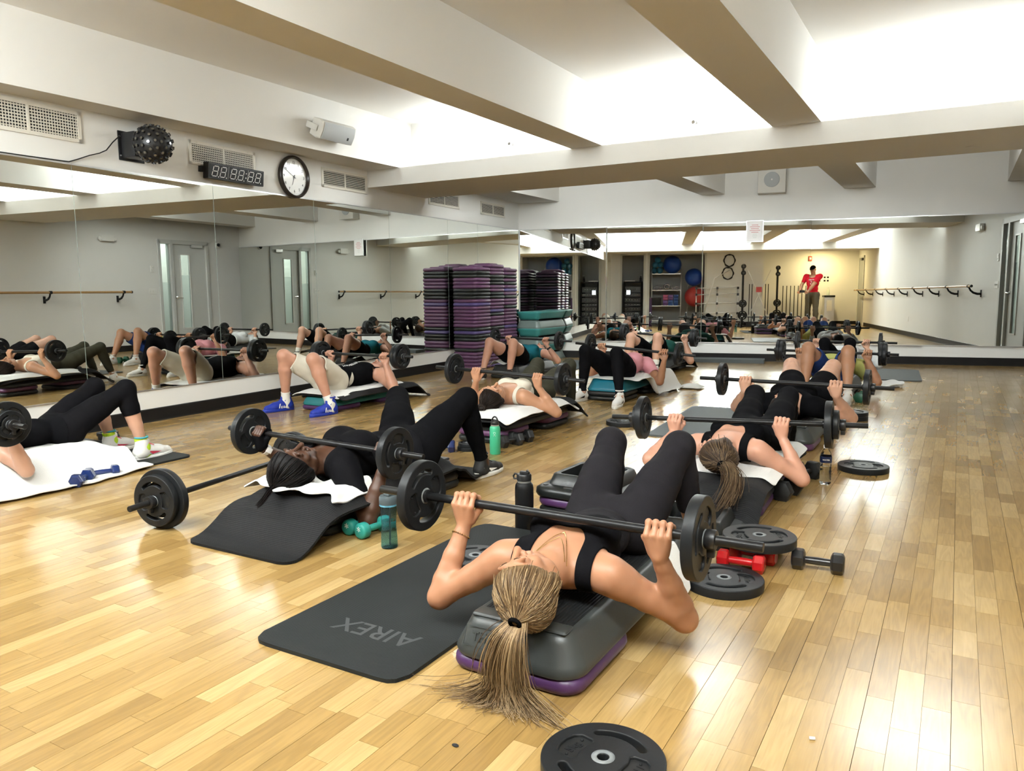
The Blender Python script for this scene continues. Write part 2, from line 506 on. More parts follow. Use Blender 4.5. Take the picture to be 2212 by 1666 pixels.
# ---------------------------------------------------------------- floor: three-strip oak boards
fl = struct(MB().box((-6.9, -3.7, -.12), (3.0, 13.0, -.014)).build('floor', mat('subfloor', (0.05, 0.032, 0.016), 0.9)))
def oak():
    m = bpy.data.materials.new('oak_strip'); m.use_nodes = True
    nt = m.node_tree; N = nt.nodes; Lk = nt.links
    b = N['Principled BSDF']
    geo = N.new('ShaderNodeNewGeometry'); oi = N.new('ShaderNodeObjectInfo')
    add = N.new('ShaderNodeMath'); add.operation = 'ADD'
    Lk.new(geo.outputs['Random Per Island'], add.inputs[0]); Lk.new(oi.outputs['Random'], add.inputs[1])
    fr = N.new('ShaderNodeMath'); fr.operation = 'FRACT'; Lk.new(add.outputs[0], fr.inputs[0])
    ramp = N.new('ShaderNodeValToRGB'); cr = ramp.color_ramp
    cr.elements[0].position = 0.0; cr.elements[0].color = (0.235, 0.142, 0.046, 1)
    cr.elements[1].position = 1.0; cr.elements[1].color = (0.40, 0.272, 0.116, 1)
    for p, c in ((0.25, (0.285, 0.177, 0.060, 1)), (0.55, (0.315, 0.200, 0.072, 1)), (0.8, (0.345, 0.225, 0.086, 1))):
        e = cr.elements.new(p); e.color = c
    Lk.new(fr.outputs[0], ramp.inputs[0])
    # grain: long cathedral figure plus fine pores, shifted per strip
    comb = N.new('ShaderNodeCombineXYZ')
    mul = N.new('ShaderNodeMath'); mul.operation = 'MULTIPLY'; mul.inputs[1].default_value = 37.0
    Lk.new(fr.outputs[0], mul.inputs[0]); Lk.new(mul.outputs[0], comb.inputs[2]); Lk.new(mul.outputs[0], comb.inputs[1])
    va = N.new('ShaderNodeVectorMath'); va.operation = 'ADD'
    Lk.new(geo.outputs['Position'], va.inputs[0]); Lk.new(comb.outputs[0], va.inputs[1])
    mp = N.new('ShaderNodeMapping'); mp.inputs['Scale'].default_value = (14, 1.4, 1); Lk.new(va.outputs[0], mp.inputs['Vector'])
    n1 = N.new('ShaderNodeTexNoise'); n1.inputs['Scale'].default_value = 1.6; n1.inputs['Detail'].default_value = 2; n1.inputs['Distortion'].default_value = 0.6
    Lk.new(mp.outputs[0], n1.inputs['Vector'])
    w = N.new('ShaderNodeMath'); w.operation = 'MULTIPLY'; w.inputs[1].default_value = 34.0; Lk.new(n1.outputs['Fac'], w.inputs[0])
    sn = N.new('ShaderNodeMath'); sn.operation = 'SINE'; Lk.new(w.outputs[0], sn.inputs[0])
    mp2 = N.new('ShaderNodeMapping'); mp2.inputs['Scale'].default_value = (220, 9, 1); Lk.new(va.outputs[0], mp2.inputs['Vector'])
    n2 = N.new('ShaderNodeTexNoise'); n2.inputs['Scale'].default_value = 1.0; n2.inputs['Detail'].default_value = 4; Lk.new(mp2.outputs[0], n2.inputs['Vector'])
    a1 = N.new('ShaderNodeMath'); a1.operation = 'MULTIPLY_ADD'; a1.inputs[1].default_value = 0.055; a1.inputs[2].default_value = 1.0; Lk.new(sn.outputs[0], a1.inputs[0])
    a2 = N.new('ShaderNodeMath'); a2.operation = 'MULTIPLY_ADD'; a2.inputs[1].default_value = 0.30; a2.inputs[2].default_value = -0.15; Lk.new(n2.outputs['Fac'], a2.inputs[0])
    a3 = N.new('ShaderNodeMath'); a3.operation = 'ADD'; Lk.new(a1.outputs[0], a3.inputs[0]); Lk.new(a2.outputs[0], a3.inputs[1])
    # scuffs, dark knots
    n3 = N.new('ShaderNodeTexNoise'); n3.inputs['Scale'].default_value = 30; n3.inputs['Detail'].default_value = 1; Lk.new(geo.outputs['Position'], n3.inputs['Vector'])
    kn = N.new('ShaderNodeMapRange'); kn.inputs[1].default_value = 0.75; kn.inputs[2].default_value = 0.77; kn.inputs[3].default_value = 1.0; kn.inputs[4].default_value = 0.93; Lk.new(n3.outputs['Fac'], kn.inputs[0])
    a4 = N.new('ShaderNodeMath'); a4.operation = 'MULTIPLY'; Lk.new(a3.outputs[0], a4.inputs[0]); Lk.new(kn.outputs[0], a4.inputs[1])
    vm = N.new('ShaderNodeVectorMath'); vm.operation = 'SCALE'; Lk.new(ramp.outputs[0], vm.inputs[0]); Lk.new(a4.outputs[0], vm.inputs['Scale'])
    Lk.new(vm.outputs[0], b.inputs['Base Color'])
    n4 = N.new('ShaderNodeTexNoise'); n4.inputs['Scale'].default_value = 3.0; n4.inputs['Detail'].default_value = 5; Lk.new(geo.outputs['Position'], n4.inputs['Vector'])
    rr = N.new('ShaderNodeMapRange'); rr.inputs[3].default_value = 0.13; rr.inputs[4].default_value = 0.30; Lk.new(n4.outputs['Fac'], rr.inputs[0])
    Lk.new(rr.outputs[0], b.inputs['Roughness'])
    b.inputs['Specular IOR Level'].default_value = 0.72
    return m
OAK = oak()
rng = random.Random(7)
BW, SW = 0.1964, 0.1964 / 3
strips = []
k0 = int(math.floor((-6.4 - 0.040) / BW))
for k in range(k0, k0 + 46):
    xb = 0.040 + k * BW
    for j in range(3):
        y = -3.5 + rng.uniform(0, .5)
        x0 = xb + j * SW + (.00045 if j == 0 else .00015); x1 = xb + (j + 1) * SW - (.00045 if j == 2 else .00015)
        while y < 12.8:
            ln = rng.choice((.17, .21, .25, .30, .38, .46)) + rng.uniform(-.04, .04)
            y1 = y + ln
            xm = (x0 + x1) / 2
            if LX(y1) - .05 < xm < RX(y) + .08 and y < BY(xm):
                strips.append((x0, x1, y + .0002, y1 - .0002))
            y = y1
def cam_px(x, y, z=0.0):
    d = (x, y, z - CAM_H)
    w = sum(a * b for a, b in zip(d, FWD))
    if w < .1: return None
    return (1663.865 * sum(a * b for a, b in zip(d, RIGHT)) / w + 1106, 1663.865 * sum(a * b for a, b in zip(d, DOWN)) / w + 833, w)
def size_px(s):
    q = cam_px((s[0] + s[1]) / 2, (s[2] + s[3]) / 2)
    if q is None or not (-20 < q[0] < 2230 and -20 < q[1] < 1700): return 0
    return (s[3] - s[2]) / q[2] ** 3
strips.sort(key=size_px, reverse=True)
def strip_mesh(mb, s):
    x0, x1, y0, y1 = s; c = .00025
    mb.add([(x0, y0, -.012), (x1, y0, -.012), (x1, y1, -.012), (x0, y1, -.012), (x0 + c, y0 + c, 0), (x1 - c, y0 + c, 0), (x1 - c, y1 - c, 0), (x0 + c, y1 - c, 0)],
           [(4, 5, 6, 7), (0, 1, 5, 4), (1, 2, 6, 5), (2, 3, 7, 6), (3, 0, 4, 7)])
for s in strips[:296]:
    mb = MB(); strip_mesh(mb, s)
    me = bpy.data.meshes.new('plank'); me.from_pydata(mb.v, [], mb.f)
    link('plank', me, OAK, fl)
mb = MB()
for s in strips[296:]: strip_mesh(mb, s)
me = bpy.data.meshes.new('floor_strips'); me.from_pydata(mb.v, [], mb.f)
link('floor_strips', me, OAK, fl)['kind'] = 'stuff'
# ---------------------------------------------------------------- figures: one continuous skin surface from a smooth distance field
class Field:
    def __init__(s): s.p = []
    def cap(s, a, b, ra, rb, k=90, sign=1, flat=None):
        """tapered limb; flat = (axis, factor) squashes it along an axis"""
        s.p.append(('c', np.array(a, float), np.array(b, float), ra, rb, k, sign, flat)); return s
    def chain(s, pts, rs, k=90, flat=None):
        s.p.append(('m', np.array(pts, float), None, np.array(rs, float), 0, k, 1, flat))
        return s
    def ell(s, c, ax, rad, k=90, sign=1):
        s.p.append(('e', np.array(c, float), np.array(ax, float), np.array(rad, float), k, sign)); return s
    def box(s):
        lo = np.full(3, 1e9); hi = -lo
        for p in s.p:
            if p[0] == 'm': r = p[3].max(); l = p[1].min(0) - r; h = p[1].max(0) + r
            elif p[0] == 'c': r = max(p[3], p[4]); l = np.minimum(p[1], p[2]) - r; h = np.maximum(p[1], p[2]) + r
            else: r = p[3].max(); l = p[1] - r; h = p[1] + r
            lo = np.minimum(lo, l); hi = np.maximum(hi, h)
        return lo - .03, hi + .03
    def grid(s, lo, hi, h):
        n = np.ceil((hi - lo) / h).astype(int) + 1
        F = np.zeros(n, np.float32)
        ax = [lo[i] + h * np.arange(n[i]) for i in range(3)]
        for p in s.p:
            k = p[4] if p[0] == 'e' else p[5]; sg = p[5] if p[0] == 'e' else p[6]
            m = 4.5 / k + h
            if p[0] == 'm': r = p[3].max(); l = p[1].min(0) - r - m; u = p[1].max(0) + r + m
            elif p[0] == 'c': r = max(p[3], p[4]); l = np.minimum(p[1], p[2]) - r - m; u = np.maximum(p[1], p[2]) + r + m
            else: r = p[3].max(); l = p[1] - r - m; u = p[1] + r + m
            i0 = np.clip(np.floor((l - lo) / h).astype(int), 0, n); i1 = np.clip(np.ceil((u - lo) / h).astype(int) + 1, 0, n)
            if (i1 <= i0).any(): continue
            X, Y, Z = np.meshgrid(ax[0][i0[0]:i1[0]], ax[1][i0[1]:i1[1]], ax[2][i0[2]:i1[2]], indexing='ij')
            P = np.stack([X, Y, Z], -1)
            d = Field.dist(p, P)
            F[i0[0]:i1[0], i0[1]:i1[1], i0[2]:i1[2]] += (sg * np.exp(np.clip(-k * d, -12, 5))).astype(np.float32)
        return F
    @staticmethod
    def dist(p, P):
        if p[0] == 'm':
            d = None
            for i in range(len(p[1]) - 1):
                e = Field.dist(('c', p[1][i], p[1][i + 1], p[3][i], p[3][i + 1], 0, 1, p[7]), P)
                if d is None: d = e
                else:                                   # rounded minimum keeps the joints smooth without swelling them
                    w = .012; q = np.clip(.5 + .5 * (e - d) / w, 0, 1); d = e * (1 - q) + d * q - w * q * (1 - q) * .6
            return d
        if p[0] == 'c':
            a, b, ra, rb, flat = p[1], p[2], p[3], p[4], p[7]
            ab = b - a; L2 = max(ab @ ab, 1e-12); q = P - a
            if flat is not None:
                w = flat[0]; q = q + (1 / flat[1] - 1) * (q @ w)[..., None] * w
            t = np.clip((q @ ab) / L2, 0, 1)
            return np.linalg.norm(q - t[..., None] * ab, axis=-1) - (ra + (rb - ra) * t)
        c, ax, rad = p[1], p[2], p[3]
        q = (P - c) @ ax.T
        k0 = np.linalg.norm(q / rad, axis=-1); k1 = np.linalg.norm(q / rad ** 2, axis=-1)
        return k0 * (k0 - 1) / np.maximum(k1, 1e-9)

def snets(F, lo, h):
    """surface nets of F = 1"""
    G = np.log(np.maximum(F, 1e-6))
    s = G > 0
    c = np.zeros(tuple(np.array(G.shape) - 1), np.int8)
    cs = [(i, j, k) for i in (0, 1) for j in (0, 1) for k in (0, 1)]
    sl = lambda A, o: A[o[0]:A.shape[0] - 1 + o[0], o[1]:A.shape[1] - 1 + o[1], o[2]:A.shape[2] - 1 + o[2]]
    for o in cs: c += sl(s, o)
    act = (c > 0) & (c < 8)
    I = np.argwhere(act)
    idx = -np.ones(act.shape, np.int32); idx[act] = np.arange(len(I))
    pos = np.zeros((len(I), 3)); cnt = np.zeros(len(I))
    g = {o: G[I[:, 0] + o[0], I[:, 1] + o[1], I[:, 2] + o[2]] for o in cs}
    for a in cs:
        for ax in range(3):
            if a[ax] == 0:
                b = tuple(a[i] + (i == ax) for i in range(3))
                ga, gb = g[a], g[b]; m = (ga > 0) != (gb > 0)
                t = ga[m] / (ga[m] - gb[m])
                p = np.tile(np.array(a, float), (m.sum(), 1)); p[:, ax] += t
                pos[m] += p; cnt[m] += 1
    V_ = (I + pos / cnt[:, None]) * h + lo
    quads = []
    for ax in range(3):
        o1, o2 = [(1, 2), (2, 0), (0, 1)][ax]
        A = s.take(range(s.shape[ax] - 1), ax); B = s.take(range(1, s.shape[ax]), ax)
        E = np.argwhere(A != B)
        E = E[(E[:, o1] > 0) & (E[:, o2] > 0) & (E[:, o1] < act.shape[o1]) & (E[:, o2] < act.shape[o2])]
        up = A[E[:, 0], E[:, 1], E[:, 2]]
        def cell(d1, d2):
            q = E.copy(); q[:, o1] -= d1; q[:, o2] -= d2
            return idx[q[:, 0], q[:, 1], q[:, 2]]
        q = np.stack([cell(1, 1), cell(0, 1), cell(0, 0), cell(1, 0)], 1)
        q[~up] = q[~up][:, ::-1]
        quads.append(q)
    Q = np.concatenate(quads)
    Q = Q[(Q >= 0).all(1)]
    return V_, Q

def normals(V_, Q):
    a = V_[Q[:, 2]] - V_[Q[:, 0]]; b = V_[Q[:, 3]] - V_[Q[:, 1]]
    n = np.cross(a, b); N = np.zeros_like(V_)
    for i in range(4): np.add.at(N, Q[:, i], n)
    return N / np.maximum(np.linalg.norm(N, axis=1), 1e-12)[:, None]

def arr_mesh(name, V_, Q, mi=None):
    me = bpy.data.meshes.new(name)
    me.vertices.add(len(V_)); me.vertices.foreach_set('co', V_.astype(np.float32).ravel())
    me.loops.add(Q.size); me.loops.foreach_set('vertex_index', Q.astype(np.int32).ravel())
    me.polygons.add(len(Q)); me.polygons.foreach_set('loop_start', np.arange(0, Q.size, Q.shape[1], dtype=np.int32))
    if mi is not None: me.polygons.foreach_set('material_index', mi.astype(np.int32))
    me.update(calc_edges=True); me.validate()
    me.shade_smooth()
    return me

def compact(V_, Q, keep):
    Q = Q[keep]; u, inv = np.unique(Q, return_inverse=True)
    return V_[u], inv.reshape(Q.shape), u

def clip_mesh(V_, N, Q, s):
    """the part of the surface where s > 0, cut cleanly along s = 0; returns verts, normals, polys, rim edges"""
    pos = s > 0
    inside = pos[Q].all(1); mixed = pos[Q].any(1) & ~inside
    verts = []; norms = []; polys = []; key = {}
    def vid(i):
        if i not in key: key[i] = len(verts); verts.append(V_[i]); norms.append(N[i])
        return key[i]
    def eid(i, j):
        k = (min(i, j), max(i, j))
        if k not in key:
            t = s[i] / (s[i] - s[j]); key[k] = len(verts)
            verts.append(V_[i] + t * (V_[j] - V_[i])); norms.append(N[i] + t * (N[j] - N[i]))
        return key[k]
    rim = []
    for q in Q[inside]: polys.append([vid(i) for i in q])
    for q in Q[mixed]:
        out = []; cut = []
        for a in range(len(q)):
            i, j = q[a], q[(a + 1) % len(q)]
            if pos[i]: out.append(vid(i))
            if pos[i] != pos[j]:
                e = eid(i, j); out.append(e); cut.append((len(out) - 1, pos[i]))
        if len(out) >= 3:
            polys.append(out)
            for a in range(len(out)):
                e0, e1 = out[a], out[(a + 1) % len(out)]
                rim.append((e0, e1)) if any(c[0] == a and c[1] for c in cut) else None
    return np.array(verts), np.array(norms), polys, rim

def garment(name, B, s, off, m, parent, fold=0.0, fscale=14.0, seed=0, thick=0.004):
    """cloth that follows the body where s > 0, lifted off the skin by off (number or per-vertex array)"""
    V_, N, Q = B['V'], B['N'], B['Q']
    O = off if isinstance(off, np.ndarray) else np.full(len(V_), float(off))
    W = np.concatenate([N, O[:, None]], 1)
    v, w, polys, rim = clip_mesh(V_, W, Q, s)
    if not len(v): return None
    n = w[:, :3]; n = n / np.maximum(np.linalg.norm(n, axis=1), 1e-9)[:, None]; o = w[:, 3]
    if fold:
        r = np.random.RandomState(seed); f = np.zeros(len(v))
        for _ in range(7):
            d = r.normal(size=3); d /= np.linalg.norm(d); e = r.normal(size=3)
            f += np.sin(v @ d * fscale * r.uniform(.6, 2.2) + 1.3 * np.sin(v @ e * fscale * .5) + r.uniform(0, 6))
        o = o + fold * f / 3
    p = v + n * np.maximum(o, .002)[:, None]
    nv = len(p); inner = {}
    extra = []
    for a, b in rim:
        for k in (a, b):
            if k not in inner: inner[k] = nv + len(extra); extra.append(v[k] + n[k] * max(o[k] - thick, -.001) * .5)
        polys.append([b, a, inner[a], inner[b]])
    P = np.concatenate([p, np.array(extra).reshape(-1, 3)]) if extra else p
    me = bpy.data.meshes.new(name)
    me.from_pydata([tuple(x) for x in P], [], polys)
    me.shade_smooth()
    o_ = link(name, me, m, parent)
    return o_

AXES = lambda r, f, c: np.stack([r, f, c])
def head_field(F, J, kk=1.0, female=True):
    c, f, r, s = J['crown'], J['face'], J['ear'], J['s'] * .98
    o = J['head']
    P = lambda x, y, z: o + (r * x + f * y + c * z) * s
    A = AXES(r, f, c)
    E = lambda x, y, z, rx, ry, rz, k=160, sg=1: F.ell(P(x, y, z), A, np.array([rx, ry, rz]) * s, k * kk, sg)
    E(0, -.008, .030, .071, .090, .078, 140)             # skull
    E(0, .030, -.030, .056, .060, .075, 140)             # face
    E(0, .040, -.072, .040, .042, .034, 150)             # jaw
    E(0, .074, -.096, .017, .015, .014, 200)             # chin
    for g in (-1, 1):
        E(g * .036, .062, -.022, .022, .020, .018, 200)  # cheekbone
        E(g * .045, .020, -.068, .018, .036, .026, 200)  # jaw corner
        E(g * .031, .094, .012, .016, .013, .010, 260, -.75)   # eye socket
        E(g * .031, .077, .010, .0135, .0125, .0105, 420)      # lid over the eyeball
        E(g * .030, .084, .030, .021, .008, .007, 300)   # brow
        E(g * .0115, .096, -.030, .0085, .009, .0075, 420)     # nostril wing
        F.ell(P(g * .073, -.010, -.002), AXES(unit(r + f * .25 * g * -1), unit(f), c), np.array([.007, .019, .031]) * s, 300 * kk)   # ear
        F.ell(P(g * .073, .000, -.024), A, np.array([.007, .010, .012]) * s, 300 * kk)
    F.cap(P(0, .084, .022), P(0, .112, -.022), .007 * s, .0095 * s, 260 * kk)     # nose
    E(0, .112, -.026, .0105, .010, .0085, 360)
    E(0, .091, -.053, .022, .009, .0055, 420)            # upper lip
    E(0, .089, -.064, .019, .009, .0065, 420)            # lower lip
    E(0, .100, -.0585, .021, .006, .0012, 700, -.5)      # line of the mouth
    return P

def hand_field(F, J, K, inner_sign, bar, grip_feet):
    """a fist closed round a bar: bar = unit vector along it, grip_feet = unit vector from the head side to the far side"""
    s = J['s']; g = J['gr' + K]; w = J['wr' + K]
    bar = unit(bar); ft = unit(grip_feet - np.dot(grip_feet, bar) * bar); up = np.cross(bar, ft)
    if up[2] < 0: up = -up
    inn = bar * inner_sign
    Lf = (1.0, 1.06, 1.02, .86)
    for i, off in enumerate((.0325, .0112, -.0100, -.0302)):
        c = g + inn * off * s
        rf = (.0088, .0092, .0090, .0080)[i] * s
        rb = .0135 + rf
        at = lambda deg, rad: c + (-ft * math.cos(R(deg)) + up * math.sin(R(deg))) * rad
        mcp = at(-8 + 6 * (i == 3), rb * 1.32)
        pip = at(72, rb * 1.30 * (1 if i < 3 else .95)); dip = at(150, rb * 1.10); tip = at(212, rb * 1.03)
        F.chain([mcp, pip, dip, tip], [rf * 1.08, rf * 1.0, rf * .94, rf * .82], 1100)
        F.ell(mcp, np.eye(3), np.full(3, rf * 1.12), 1100)
        F.ell(pip, np.eye(3), np.full(3, rf * 1.05), 1100)
        root = w + inn * off * .55 * s + up * .012 * s
        F.cap(root, mcp - up * .006, .0130 * s, .0095 * s, 300)
    F.ell(w + up * .040 * s - ft * .006, AXES(inn, ft, up), np.array([.034, .017, .038]) * s, 240)     # palm
    tb = w + inn * .022 * s + up * .012 * s + ft * .006
    tm = g + inn * .046 * s - up * .020 * s + ft * .004
    tt = g + inn * .040 * s + ft * .024 - up * .008
    te = g + inn * .020 * s + ft * .032 + up * .008
    F.chain([tb, tm, tt, te], [.0150 * s, .0108 * s, .0100 * s, .0085 * s], 600)

def limb_tables(J):
    """the bones: name -> list of points (for deciding what cloth covers what)"""
    B = {}
    for K in 'LR':
        B['thigh' + K] = (J['hip' + K], J['kn' + K]); B['shank' + K] = (J['kn' + K], J['ank' + K])
        B['upper' + K] = (J['sh' + K], J['el' + K]); B['fore' + K] = (J['el' + K], J['wr' + K])
    return B

def body_field(J, q):
    F = Field(); s = J['s']; male = J['male']; fat = q.get('fat', 1.0)
    sp, r, n = J['sp'], J['r'], J['n']
    H, S = J['H'], J['S']; L = np.linalg.norm(S - H)
    A = AXES(r, n, sp)
    T = lambda t, x=0, y=0: H + sp * (t * L) + r * x * s + n * y * s
    E = lambda t, x, y, a, b, c, k=80, sg=1: F.ell(T(t, x, y), A, np.array([a, b, c]) * s * np.array([fat, fat, 1]), k, sg)
    if male:
        E(.02, 0, .0, .150, .095, .105); E(.32, 0, .004, .138, .092, .13); E(.66, 0, .006, .158, .106, .165); E(.88, 0, -.004, .140, .085, .085)
        for g in (-1, 1): E(.78, g * .080, .068, .080, .040, .066, 90)
    else:
        E(.02, 0, -.004, .152, .092, .100); E(.34, 0, -.004, .112, .080, .125); E(.68, 0, .0, .132, .094, .150); E(.90, 0, -.006, .122, .072, .075)
        bz = q.get('bust', 1.0)
        for g in (-1, 1): E(.70, g * .072, .066, .068 * bz, .046 * bz, .066 * bz, 110)
    for g, K in ((-1, 'L'), (1, 'R')):
        E(-.02, g * .085, -.035, .085, .075, .085, 80)
        sh, el, wr = J['sh' + K], J['el' + K], J['wr' + K]
        mu = 1.2 if male else 1.0
        F.cap(T(.97, g * .05, -.01), sh, .047 * s, .046 * s * mu, 70)
        F.cap(T(.86, g * .07, .012), sh, .050 * s, .044 * s * mu, 70)
        ua = [sh + (el - sh) * t for t in (0, .18, .5, .85, 1)]
        F.chain(ua, [.047 * s * mu, .050 * s * mu, .043 * s * mu, .035 * s * mu, .033 * s * mu], 110)
        F.ell(el, np.eye(3), np.full(3, .031 * s * mu), 120)
        fa = [el + (wr - el) * t for t in (0, .22, .55, .85, 1)]
        F.chain(fa, [.034 * s * mu, .040 * s * mu, .034 * s * mu, .025 * s * mu, .0235 * s * mu], 120)
        hp, kn, an = J['hip' + K], J['kn' + K], J['ank' + K]
        th = q.get('thigh', 1.0) * fat
        bk = unit(an - hp); kd = unit(kn - (hp + an) / 2)
        F.chain([hp, hp + (kn - hp) * .25, hp + (kn - hp) * .55, hp + (kn - hp) * .85, kn], [.084 * s * th, .084 * s * th, .072 * s * th, .056 * s * th, .050 * s], 85)
        F.ell(hp + (kn - hp) * .45 + kd * .012 * s, np.eye(3), np.array([.058] * 3) * s * th, 60)
        F.ell(kn + kd * .006 * s, np.eye(3), np.full(3, .047 * s), 100)
        cal = -kd
        F.chain([kn, kn + (an - kn) * .28 + cal * .012 * s, kn + (an - kn) * .6 + cal * .006 * s, kn + (an - kn) * .88, an], [.049 * s, .054 * s * mu ** .5, .043 * s, .031 * s, .033 * s], 100)
        # foot inside the shoe
        td = J['td' + K]
        F.chain([an + V(0, 0, -.035 * s) - td * .03 * s, an + V(0, 0, -.045 * s) + td * .06 * s, an + V(0, 0, -.062 * s) + td * .135 * s], [.030 * s, .030 * s, .020 * s], 110)
        F.cap(an, an + V(0, 0, -.045 * s), .033 * s, .032 * s, 110)
    nb = J['neck']; hb = J['head'] - J['crown'] * .055 * s - J['face'] * .012 * s
    F.cap(T(.95, 0, .0), nb, .062 * s, .050 * s * (1.12 if male else 1), 80)
    F.cap(nb, hb, .050 * s * (1.12 if male else 1), .047 * s * (1.12 if male else 1), 110)
    return F

def make_person(key, q, J, label, skin, hb=.0065, hh=.0035, hd=.003, group=None):
    """builds the skin mesh; returns the person object and the tables for its clothes"""
    for K, sg in (('L', -1), ('R', 1)):
        a = R(J['toe' + K]); base = -J['h'] if 'h' in J else J['fwd']
        d = base * math.cos(a) + J['r'] * sg * math.sin(a) if True else base
        J['td' + K] = unit(V(d[0], d[1], 0))
    F = body_field(J, q)
    P = head_field(F, J)
    for K, sg in (('L', 1), ('R', -1)):
        hand_field(F, J, K, sg, J.get('bar', J['r']), J.get('grip', -J.get('h', V(0, -1, 0))))
    J['P'] = P; s = J['s']
    lo, hi = F.box()
    V_, Q = snets(F.grid(lo, hi, hb), lo, hb)
    parts = []
    hcen = J['head']; keep = np.ones(len(Q), bool)
    cen = V_[Q].mean(1)
    def region(kind, K=None):
        if kind == 'head':
            c0 = J['head'] - J['crown'] * .085 * s - J['face'] * .03 * s; ax = unit(J['crown'] * .8 + J['face'] * .55)
            return (lambda p: np.minimum((p - c0) @ ax, .165 * s - np.linalg.norm(p - J['head'], axis=-1))), J['head'] - .19 * s, J['head'] + .19 * s, hd
        g = J['gr' + K]; w = J['wr' + K]; ax = unit(g - J['el' + K])
        c0 = w - ax * .02
        return (lambda p: np.minimum((p - c0) @ ax, .085 * s - np.linalg.norm(p - g, axis=-1))), g - .13 * s, g + .13 * s, hh
    regs = [region('head'), region('hand', 'L'), region('hand', 'R')]
    for fn, l, h_, st in regs: keep &= fn(cen) < hb * .6
    V0, Q0, _ = compact(V_, Q, keep)
    allV = [V0]; allQ = [Q0]; off = len(V0)
    for fn, l, h_, st in regs:
        v, qd = snets(F.grid(l, h_, st), l, st)
        k = fn(v[qd].mean(1)) > -hb * .35
        v, qd, _ = compact(v, qd, k)
        allV.append(v); allQ.append(qd + off); off += len(v)
    V2 = np.concatenate(allV); Q2 = np.concatenate(allQ)
    # lips
    cc = V2[Q2].mean(1); lp = (cc - J['head'])
    x, y, z = lp @ J['ear'] / s, lp @ J['face'] / s, lp @ J['crown'] / s
    lips = (np.abs(z + .0575) < .0095 * (1 - (x / .024) ** 2)) & (np.abs(x) < .023) & (y > .084)
    me = arr_mesh('person', V2, Q2, lips.astype(int))
    o = link('person', me, skin)
    tag(o, label, 'person', group)
    # tables for clothes use the plain body surface
    N = normals(V_, Q)
    B = dict(V=V_, Q=Q, N=N, J=J, q=q, obj=o, F=F)
    bones = limb_tables(J); names = list(bones); D = []; TT = []
    rad = {'thigh': .075, 'shank': .045, 'upper': .044, 'fore': .035}
    for nm in names:
        a, b = bones[nm]; ab = b - a; t = ((V_ - a) @ ab) / (ab @ ab)
        tc = np.clip(t, 0, 1); D.append(np.linalg.norm(V_ - a - tc[:, None] * ab, axis=1) - rad[nm[:-1]] * s); TT.append(t)
    sp = J['sp']; ax0 = J['H']; L = np.linalg.norm(J['S'] - J['H'])
    h = (V_ - ax0) @ sp / L
    x = (V_ - ax0) @ J['r'] / s; y = (V_ - ax0) @ J['n'] / s
    q_ = V_ - ax0 - np.clip(h, -.05, 1.0)[:, None] * sp * L
    xq, yq = q_ @ J['r'], q_ @ J['n']; zq = q_ @ sp
    D.append(np.sqrt((xq / 1.45) ** 2 + yq ** 2 + zq ** 2) - .085 * s)
    D.append(np.linalg.norm(V_ - J['head'], axis=1) - .10 * s)
    D = np.array(D); B['limb'] = np.argmin(D, 0); B['names'] = names + ['torso', 'head']
    B['t'] = np.array(TT); B['h'] = h; B['x'] = x; B['y'] = y; B['L'] = L
    return B

def onlimb(B, *nm):
    ids = [i for i, n in enumerate(B['names']) if n[:-1] in nm or n in nm]
    return np.isin(B['limb'], ids)
def tval(B, kind):
    """position along a limb kind for every vertex (the nearer of the two sides)"""
    out = np.full(len(B['V']), 9.)
    for i, n in enumerate(B['names'][:-2]):
        if n[:-1] == kind:
            m = B['limb'] == i; out[m] = B['t'][i][m]
    return out
def trousers(B, waist, thigh=1.0, shank=0.0):
    """s > 0 from the waist down to a place on the thigh or the shin"""
    s = np.full(len(B['V']), -.1); sc = B['J']['s']
    tor = onlimb(B, 'torso'); s[tor] = (waist - B['h'][tor]) * B['L']
    m = onlimb(B, 'thigh'); s[m] = np.minimum((thigh - tval(B, 'thigh')[m]) * .42 * sc if shank <= 0 else .2, (waist - B['h'][m]) * B['L'])
    m = onlimb(B, 'shank'); s[m] = (shank - tval(B, 'shank')[m]) * .40 * sc if shank > 0 else (-.01)
    if shank <= 0: s[m] = -.02
    return s
def top(B, hem, sleeve=-1, neck=.085, scoop=.0, strap=None, straph=.80):
    """s > 0 for a shirt: hem on the spine, sleeve end along the upper arm (-1 none), neck radius, depth of the scoop in front"""
    J = B['J']; sc = J['s']; V_ = B['V']; h, x, y = B['h'], B['x'], B['y']
    s = np.full(len(V_), -.1)
    tor = onlimb(B, 'torso', 'thigh')
    s[tor] = (h[tor] - hem) * B['L']
    if sleeve > 0:
        m = onlimb(B, 'upper'); s[m] = (sleeve - tval(B, 'upper')[m]) * .275 * sc
        m = onlimb(B, 'fore'); s[m] = (sleeve - 1 - tval(B, 'fore')[m]) * .245 * sc if sleeve > 1 else -.05
    else:
        w = strap if strap else .125
        arm = (w - np.abs(x)) * sc                      # armhole: only above the height straph
        arm = np.where(h < straph, np.maximum(arm, (straph - h) * B['L']), arm)
        m = onlimb(B, 'upper') & (tval(B, 'upper') < .45); s[m] = (h[m] - hem) * B['L']
        s = np.minimum(s, arm)
        s = np.minimum(s, (.180 - np.abs(x)) * sc)
    # neckline
    front = np.clip(y / .05, 0, 1)
    hn = (h - 1.03) * B['L'] / sc
    e = (np.abs(x / neck) ** 3 + np.abs(np.minimum(hn, 0) / (.05 + scoop * front)) ** 3) ** (1 / 3) - 1
    s = np.minimum(s, e * .05)
    s[onlimb(B, 'head')] = -.1
    return s
